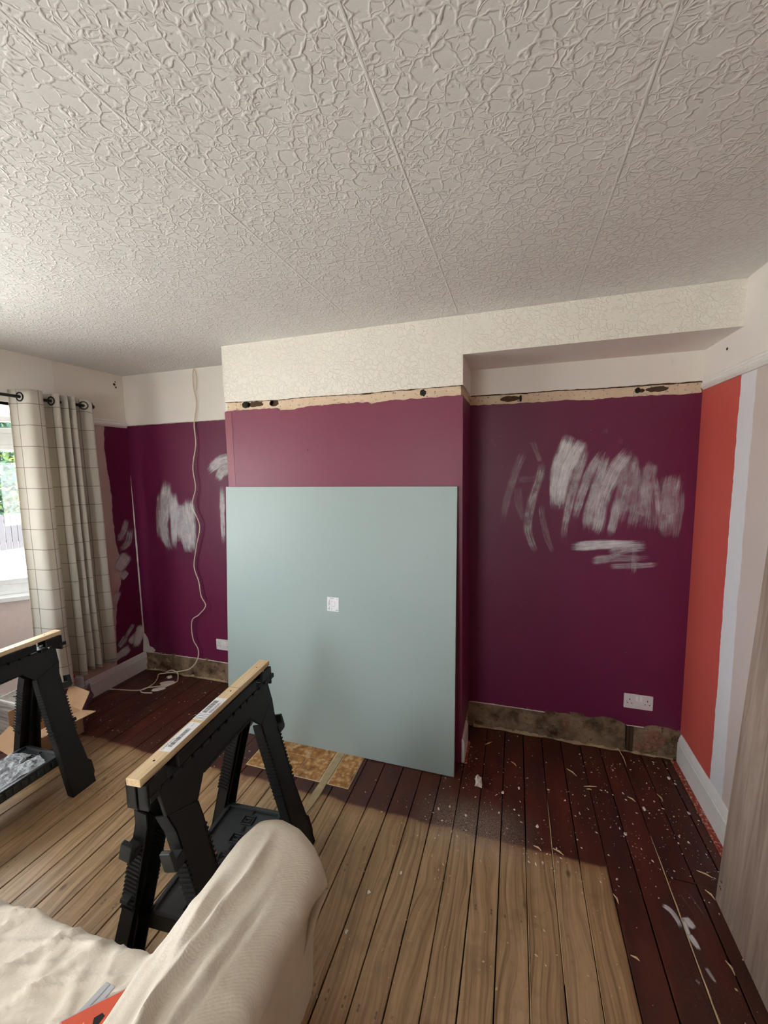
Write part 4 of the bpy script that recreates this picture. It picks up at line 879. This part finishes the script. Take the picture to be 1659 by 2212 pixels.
# ------------------------------------------------------------------ carpet strip, spills, debris
tag(MB().prism([(0.848, 0.0), (0.8735, 0.0), (0.8735, 0.006), (0.850, 0.007)], lambda p, q, w: (p, w, q), -0.4, 2.49).build('carpet_strip', 'carpet'), 'narrow strip of red patterned carpet along the right hand skirting', 'carpet strip')
def blob(name, mat, poly, h, z=0.0004, parent=None):
    m = MB(); n = len(poly); c = Vector((sum(p[0] for p in poly)/n, sum(p[1] for p in poly)/n, 0))
    P = catmull([(*q, 0) for q in poly+poly[:1]], 5)[:-1]; vs = [(q.x, q.y, z) for q in P]+[(c.x+(q.x-c.x)*0.8, c.y+(q.y-c.y)*0.8, z+h) for q in P]; k_ = len(P)
    m.add(vs, [tuple(range(k_, 2*k_))]+[(i, (i+1) % k_, (i+1) % k_+k_, i+k_) for i in range(k_)]); return m.build(name, mat, parent)
# paint brushed over the dark boards by the leaning board
for k_, (pts, w, op) in enumerate((([(0.545, 1.612), (0.570, 1.600), (0.585, 1.570), (0.588, 1.53)], 0.020, 0.9), ([(0.612, 1.590), (0.622, 1.567), (0.634, 1.550)], 0.032, 1.0), ([(0.607, 1.585), (0.606, 1.53), (0.612, 1.485)], 0.013, 1.0), ([(0.606, 1.530), (0.615, 1.505), (0.622, 1.478)], 0.020, 1.0), ([(0.620, 1.435), (0.628, 1.41), (0.636, 1.385)], 0.014, 0.7), ([(0.575, 1.385), (0.587, 1.372)], 0.014, 0.6),
        ([(0.655, 1.70), (0.672, 1.65), (0.690, 1.60)], 0.010, 0.35), ([(0.625, 1.69), (0.640, 1.64), (0.655, 1.59)], 0.008, 0.3))):
    stroke('paint_smear', fl, pts, w, op, lambda s, z, o: (s, z, 0.0006+o), k_)
# torn white scrap under the cable
for i, (poly, hh) in enumerate((([(-2.60, 2.235), (-2.585, 2.265), (-2.54, 2.305), (-2.525, 2.29), (-2.555, 2.25)], 0.016), ([(-2.635, 2.345), (-2.60, 2.375), (-2.545, 2.40), (-2.515, 2.385), (-2.53, 2.34), (-2.545, 2.305), (-2.58, 2.315)], 0.010), ([(-2.655, 2.43), (-2.63, 2.455), (-2.61, 2.445), (-2.625, 2.42)], 0.012))):
    tag(blob('plaster_scrap', 'chip', poly, hh), ('long white plaster scrap beside the cable loop', 'broken white plaster patch inside the cable loop', 'small white plaster scrap nearest the stripped alcove wall')[i], 'plaster scrap')
tag(pebble('plaster_chunk', 'chip', (-0.159, 2.005, 0), 0.026, 21, (0.75, 1.5, 0.65)), 'largest white plaster chunk on the dark boards beside the sage board', 'plaster chunk')
CH = [((-0.036,1.989),0.010,'chip'),((0.042,2.042),0.008,'chip'),((0.613,2.083),0.010,'chip'),((0.793,2.34),0.012,'chip'),((0.745,1.937),0.006,'chip'),((0.12,1.832),0.008,'chip'),((0.493,1.905),0.009,'chip'),((0.81,2.302),0.007,'chip'),((0.805,2.115),0.009,'chip'),
      ((-0.52,1.33),0.008,'chip'),((-0.42,1.44),0.008,'chip'),((-0.55,1.18),0.009,'chip'),((-0.33,1.80),0.007,'chip'),((-0.28,1.83),0.006,'chip'),((-0.20,1.80),0.007,'chip'),((-0.05,1.86),0.007,'chip'),((0.02,1.90),0.006,'chip')]
for i, (c, r, mt) in enumerate(CH):
    tag(pebble('plaster_chip', mt, (*c, 0), r*0.8, i*3.1, (1, 1.5, 0.35)), 'small pale plaster chip on the bare boards in front of the sage board' if c[0] < -0.4 else 'small pale plaster chip on the dark stained boards of the empty alcove', 'plaster chip', 'plaster chips on the bare boards' if c[0] < -0.4 else 'plaster chips scattered on the dark boards')
SPn = [((0.36,2.15),(0.42,2.165)),((0.37,2.135),(0.395,2.137)),((0.29,2.26),(0.335,2.215)),((0.555,2.14),(0.585,2.115)),((0.70,2.20),(0.712,2.155)),((0.595,2.50),(0.603,2.37)),((0.725,1.80),(0.775,1.782)),((0.725,1.72),(0.745,1.685)),((0.383,1.60),(0.395,1.565)),((0.395,1.395),(0.42,1.385)),((0.69,1.47),(0.70,1.43)),((0.18,1.735),(0.22,1.715)),((0.10,1.725),(0.13,1.712)),((-0.15,2.33),(-0.11,2.37)),((0.0,2.23),(0.03,2.20))]
for i, (a_, b_) in enumerate(SPn):
    mid = ((a_[0]+b_[0])/2+0.004, (a_[1]+b_[1])/2, 0.006)
    m = MB(); m.tube([(*a_, 0.0035), mid, (*b_, 0.0035)], [0.0015, 0.0036, 0.001], 5)
    lab = 'thin pale wood splinter lying on the dark stained boards'
    o = m.build('wood_splinter', 'splinter')
    tag(o, lab if i != 5 else 'longest wood splinter poking out from the stripped skirting', 'splinter', 'wood splinters on the dark boards')
def litter(name, n, region, mat, label, seed):
    r = random.Random(seed); m = MB()
    while n > 0:
        x = r.uniform(region[0], region[1]); y = r.uniform(region[2], region[3])
        if noise.noise(Vector((x*3, y*3, seed))) < r.uniform(-0.6, 0.35): continue
        s_ = 0.0012+0.0032*r.random()**3; a_ = r.uniform(0, 6.28); el = r.uniform(1, 2.4)
        d1 = Vector((math.cos(a_), math.sin(a_), 0))*s_*el; d2 = Vector((-math.sin(a_), math.cos(a_), 0))*s_
        c = Vector((x, y, 0.0006)); m.add([c+d1, c+d2, c-d1*0.9, c-d2, c+Vector((0, 0, s_*0.8))], [(0, 1, 4), (1, 2, 4), (2, 3, 4), (3, 0, 4), (0, 3, 2, 1)]); n -= 1
    o = m.build(name, mat); tag(o, label, 'debris', kind='stuff'); return o
litter('plaster_crumbs', 560, (-0.42, 0.85, 1.62, 2.49), 'chip', 'fine white plaster crumbs over the boards of the empty alcove', 4)
litter('wood_crumbs', 260, (-0.42, 0.85, 1.1, 2.49), 'splinter', 'tiny wood crumbs over the boards near the leaning boards', 5)
litter('dust_crumbs', 280, (-2.75, -1.5, 1.68, 2.49), 'chip', 'fine pale crumbs over the stained boards of the window alcove', 6)
litter('sawdust_crumbs', 260, (-1.6, -0.2, 0.95, 1.9), 'splinter', 'fine sawdust crumbs on the bare boards around the sawhorse', 8)

# ------------------------------------------------------------------ dust sheet over furniture in the foreground
SEC = [(-0.585, 0.0), (-0.580, 0.12), (-0.570, 0.26), (-0.550, 0.37), (-0.510, 0.46), (-0.489, 0.520), (-0.502, 0.560), (-0.550, 0.585), (-0.610, 0.600), (-0.670, 0.606), (-0.722, 0.594), (-0.764, 0.556), (-0.795, 0.502), (-0.826, 0.446), (-0.872, 0.412), (-0.95, 0.400), (-1.2, 0.400), (-1.5, 0.403), (-1.8, 0.40), (-2.1, 0.40)]
YE = [(-2.2, 0.675), (-1.45, 0.685), (-1.1, 0.705), (-0.90, 0.712), (-0.86, 0.735), (-0.83, 0.80), (-0.80, 0.88), (-0.765, 0.945), (-0.72, 0.985), (-0.66, 0.995), (-0.60, 0.990), (-0.54, 0.965), (-0.50, 0.940), (-0.485, 0.93)]
secp = catmull([(a_, b_, 0) for a_, b_ in SEC], 24)
res_ = [secp[0]]; acc = 0
for a_, b_ in zip(secp, secp[1:]):
    acc += (b_-a_).length
    if acc > 0.0075: res_.append(b_); acc = 0
NS = len(res_); rows = []; Y0 = 0.02
ts = [i/120 for i in range(121)]
for i, q in enumerate(res_):
    x, z = q.x, q.y; ye = interp(YE, x); rr = 0.055 if x > -0.86 else 0.035
    rr = min(rr, max(z*0.5, 0.004)); col = []
    for t in ts: col.append((x, Y0+(ye-rr-Y0)*t, z))
    for k_ in range(1, 9):
        a_ = k_/8*math.pi/2; col.append((x, ye-rr+rr*math.sin(a_), z-rr*(1-math.cos(a_))))
    zt_ = z-rr
    for k_ in range(1, 25):
        f_ = k_/24; pull = max(0.0, x+0.60)*0.85*min(1, f_*1.8); col.append((x-pull, ye+0.006*math.sin(x*45)*f_+0.010*f_-0.25*pull, zt_*(1-f_)))
    rows.append(col)
NT = len(rows[0]); vs = []
def ridge(d, w): return math.exp(-(d/w)**2)
for col in rows:
    for (x, y, z) in col:
        d = Vector((0, 0, 0))
        if z > 0.02:
            if x < -0.82:                     # crumpled lying cloth
                k_ = min(1, (-0.82-x)/0.08); w = noise.noise(Vector((x*3, y*3, 6.0)))*0.12
                for fr, am, ro, sd in ((4.0, 0.011, 0.55, 1.7), (7.0, 0.012, 0.85, 4.2), (10.0, 0.009, 0.35, 7.7), (8.0, 0.007, 2.0, 2.9), (18.0, 0.004, 0.7, 5.3)):
                    a_, b_ = math.cos(ro)*x+math.sin(ro)*y+w, -math.sin(ro)*x+math.cos(ro)*y
                    d.z += k_*am*(1-abs(noise.noise(Vector((a_*fr*0.22, b_*fr*1.7, sd)))))**11
                d.z += k_*(0.006*fbm(x*4, y*4, 2)-0.012)
            else:
                fall = min(1, max(0, (0.985-y)/0.22)); f2 = min(1, max(0, (0.93-y)/0.10)); xr = x-0.02*math.sin(y*9)
                d.z += 0.015*f2*ridge(xr+0.668-0.05*(0.9-y), 0.010)-0.008*f2*ridge(xr+0.640-0.05*(0.9-y), 0.018)
                d.z += 0.012*min(1, max(0, (0.80-y)/0.12))*ridge(xr+0.735-0.30*(0.8-y), 0.013)
                d.z += 0.010*min(1, max(0, (0.74-y)/0.12))*ridge(xr+0.770-0.12*(0.8-y), 0.014)-0.009*fall*ridge(xr+0.70-0.10*(0.9-y), 0.022)
                d.z += 0.006*min(1, max(0, (0.70-y)/0.1))*ridge(xr+0.575+0.05*(0.9-y), 0.015)
                d.z -= 0.010*min(1, max(0, (0.82-y)/0.1))*ridge(x+0.565+0.10*(0.8-y), 0.006)
                k_ = ridge(x+0.79, 0.045)*fall
                d.z += 0.010*k_*(1-abs(noise.noise(Vector((x*9+y*4, y*7, 9.1)))))**5+0.006*k_*fbm(x*10, y*8, 5)
                d.z += 0.004*fbm(x*7, y*5, 8)*fall; d.x += 0.008*fbm(y*5, z*5, 3)*(z/0.5)+0.014*fbm(y*8, 3, 6)*(1-min(1, z/0.5))
        vs.append((x+d.x, y+d.y, max(0.0015, z+d.z)))
m = MB(); m.add(vs, [(i*NT+j, i*NT+j+1, (i+1)*NT+j+1, (i+1)*NT+j) for i in range(NS-1) for j in range(NT-1)])
ds = m.build('dust_sheet', 'sheet', None, smooth=True); tag(ds, 'cream cotton dust sheet draped over furniture in the near corner', 'dust sheet')

# tools lying on the sheet
sc = empty('plastic_scraper', (-0.876, 0.563, 0.424)); tag(sc, 'orange red plastic scraper with a thin metal edge lying on the dust sheet', 'scraper')
oo = Vector((-0.88, 0.56, 0))
W2 = lambda p, q, w: (p-oo.x, q-oo.y, w)
hd = [(-0.845, 0.617), (-0.834, 0.607), (-0.846, 0.588), (-0.856, 0.572), (-0.850, 0.560), (-0.838, 0.540), (-0.835, 0.50), (-0.850, 0.46), (-0.882, 0.47), (-0.885, 0.51), (-0.898, 0.525), (-0.935, 0.505), (-0.950, 0.512), (-0.908, 0.555)]
m = MB(); m.prism(hd, W2, 0.002, 0.014); m.build('scraper_handle', 'coral', sc, bevel=0.003)
m = MB(); m.prism([(-0.848, 0.6195), (-0.844, 0.6165), (-0.948, 0.5105), (-0.953, 0.514)], W2, 0.001, 0.011); m.build('scraper_edge', 'steel', sc)
m = MB(); m.prism([(-0.872, 0.552), (-0.862, 0.550), (-0.862, 0.535), (-0.874, 0.530), (-0.882, 0.540)], W2, 0.0138, 0.0146); m.build('hanging_hole', 'dark', sc)
st = empty('metal_rule', (-0.908, 0.562, 0.421)); tag(st, 'narrow grey folded metal rule on the dust sheet beside the scraper', 'rule'); oo2 = Vector((-0.91, 0.56, 0))
W3 = lambda p, q, w: (p-oo2.x, q-oo2.y, w)
for a_ in (0.0, 0.0155):
    m = MB(); m.prism([(-0.923+a_, 0.603+a_*0.02), (-0.909+a_, 0.603), (-0.925+a_*1.3, 0.50), (-0.941+a_*1.3, 0.50)], W3, 0.003, 0.008); m.build('rule_leaf', 'steel', st, bevel=0.001, seg=1)

# ------------------------------------------------------------------ things behind the window sawhorse
bx = empty('cardboard_box', (-2.735, 1.61, 0), math.radians(-8)); tag(bx, 'open brown cardboard box behind the window sawhorse', 'box')
def wall_(name, x0, x1, y0, y1, z0, z1, M_=None): m = MB(); m.box(x0, x1, y0, y1, z0, z1, M=M_); return m.build(name, 'card', bx)
bw, bl, bh, t_ = 0.11, 0.14, 0.15, 0.004
wall_('box_base', -bw, bw, -bl, bl, 0.001, 0.005)
for nm, a_ in (('box_side', (-bw, bw, -bl, -bl+t_)), ('box_side', (-bw, bw, bl-t_, bl)), ('box_side', (-bw, -bw+t_, -bl, bl)), ('box_side', (bw-t_, bw, -bl, bl))): wall_(nm, *a_, 0.001, bh)
Mf = Matrix.Translation((bw, 0, bh)) @ Matrix.Rotation(math.radians(-12), 4, 'Y'); wall_('box_flap', 0, 0.16, -bl, bl, -0.002, 0.002, Mf)
Mf = Matrix.Translation((-bw, 0, bh)) @ Matrix.Rotation(math.radians(89), 4, 'Y'); wall_('box_flap', -0.09, 0, -bl, bl, -0.002, 0.002, Mf)
Mf = Matrix.Translation((0, -bl, bh)) @ Matrix.Rotation(math.radians(35), 4, 'X'); wall_('box_flap', -bw, bw, -0.11, 0, -0.002, 0.002, Mf)
Mf = Matrix.Translation((0, bl, bh)) @ Matrix.Rotation(math.radians(60), 4, 'X'); wall_('box_flap', -bw, bw, 0, 0.11, -0.002, 0.002, Mf)

cr = empty('storage_crate', (-2.985, 1.665, 0), math.radians(0)); tag(cr, 'weathered grey storage crate with ribbed lid under the bay window', 'crate')
def cbox(name, *a_, bev=0.004): m = MB(); m.box(*a_); return m.build(name, 'crate', cr, bevel=bev)
cbox('crate_body', -0.10, 0.10, -0.12, 0.12, 0.001, 0.22); lid = cbox('crate_lid', -0.11, 0.11, -0.13, 0.13, 0.22, 0.246); cbox('crate_band', -0.106, 0.106, -0.126, 0.126, 0.185, 0.20)
for x0, x1, y0, y1 in ((-0.10, 0.10, -0.12, -0.11), (-0.10, 0.10, 0.11, 0.12), (-0.10, -0.09, -0.12, 0.12), (0.09, 0.10, -0.12, 0.12)):
    m = MB(); m.box(x0, x1, y0, y1, 0.246, 0.253); m.build('lid_rib', 'upvc', lid, bevel=0.002)
for y in (-0.06, 0.02, 0.07):
    m = MB(); m.box(-0.03, 0.02, y-0.004, y+0.004, 0.246, 0.249); m.build('lid_slot', 'ink', lid)
rd = empty('red_tub', (-2.965, 1.875, 0)); tag(rd, 'low red plastic tub glimpsed between the window sawhorse legs', 'tub')
m = MB(); n = 24; pr = [(0.05, 0.002), (0.058, 0.23), (0.065, 0.23), (0.065, 0.245), (0.054, 0.245), (0.046, 0.012)]
vs = [(r*math.cos(2*math.pi*j/n), r*math.sin(2*math.pi*j/n), z) for r, z in pr for j in range(n)]
m.add(vs, [(i*n+j, i*n+(j+1) % n, (i+1)*n+(j+1) % n, (i+1)*n+j) for i in range(len(pr)-1) for j in range(n)]+[tuple(range(n)), tuple((len(pr)-1)*n+j for j in range(n))]); m.build('tub_wall', 'red', rd, smooth=True)
m = MB(); m.tube([(0.06, 0, 0.235), (0.055, 0.02, 0.26), (0.03, 0.035, 0.285), (0, 0.04, 0.29), (-0.03, 0.035, 0.285), (-0.055, 0.02, 0.26), (-0.06, 0, 0.235)], 0.003, 6); m.build('tub_handle', 'red', rd)
tag(pebble('cloth_bundle', 'bagcloth', (-2.83, 1.90, 0), 0.060, 31, (0.7, 0.9, 1.1)), 'small mauve bundled cloth beside the torn skirting', 'cloth')

# ------------------------------------------------------------------ garden outside the window
g = MB().box(-40, 30, -40, 40, -0.6, -0.5).build('ground_outside', 'lawn'); tag(g, kind='structure')
fe = empty('garden_fence', (-13.5, 7.6, -0.5)); tag(fe, 'weathered board fence at the end of the front garden', 'fence')
y = -3.0
k_ = 0
while y < 3.4:
    MB().box(-0.012, 0.012, y, y+0.135, 0.05, 1.04+0.015*math.sin(k_*2.1)).build('board', 'fence', fe); y += 0.15; k_ += 1
for y in (-2.9, -1.1, 0.7, 2.5): MB().box(0.015, 0.09, y, y+0.09, 0, 1.10).build('post', 'fence', fe)
for z in (0.25, 0.8): MB().box(-0.05, -0.012, -3, 3.4, z, z+0.08).build('rail', 'fence', fe)
def tree(loc, h, rad, seed, label):
    t = empty('garden_tree', loc); tag(t, label, 'tree', 'trees beyond the fence'); r = random.Random(seed)
    m = MB(); m.tube([(0, 0, 0), (0.05, 0.02, h*0.3), (0.0, 0.08, h*0.6), (0.1, 0.0, h*0.9)], [0.14, 0.11, 0.08, 0.03], 8)
    for i in range(16):
        a_ = r.uniform(0, 6.28); z0 = h*r.uniform(0.15, 0.7); L = rad*r.uniform(0.6, 0.95)
        m.tube([(0, 0, z0), (math.cos(a_)*L*0.5, math.sin(a_)*L*0.5, z0+0.25), (math.cos(a_)*L, math.sin(a_)*L, z0+0.55)], [0.05, 0.03, 0.012], 5)
    m.build('trunk', 'bark', t)
    m = MB()
    for i in range(9000):
        while True:
            q = Vector((r.uniform(-1, 1), r.uniform(-1, 1), r.uniform(-1, 1)))
            if q.length < 1 and r.random() < 0.35+q.length**2: break
        c = Vector((q.x*rad, q.y*rad, h*0.58+q.z*h*0.48)); a_ = Vector((r.uniform(-1, 1), r.uniform(-1, 1), r.uniform(-1, 1))).normalized(); b_ = a_.orthogonal().normalized(); s_ = r.uniform(0.07, 0.14)
        m.add([c+a_*s_, c+b_*s_*0.5, c-a_*s_, c-b_*s_*0.5], [(0, 1, 2, 3)])
    f = m.build('foliage', 'leaf', t); f['kind'] = 'stuff'
tree((-16.4, 9.3, -0.5), 5.6, 2.1, 1, 'dense green and yellow tree rising straight behind the garden fence')
tree((-16.2, 5.0, -0.5), 4.8, 1.9, 2, 'darker green tree behind the near end of the garden fence')
tree((-16.6, 13.8, -0.5), 5.2, 2.0, 3, 'tall green tree behind the far end of the garden fence')
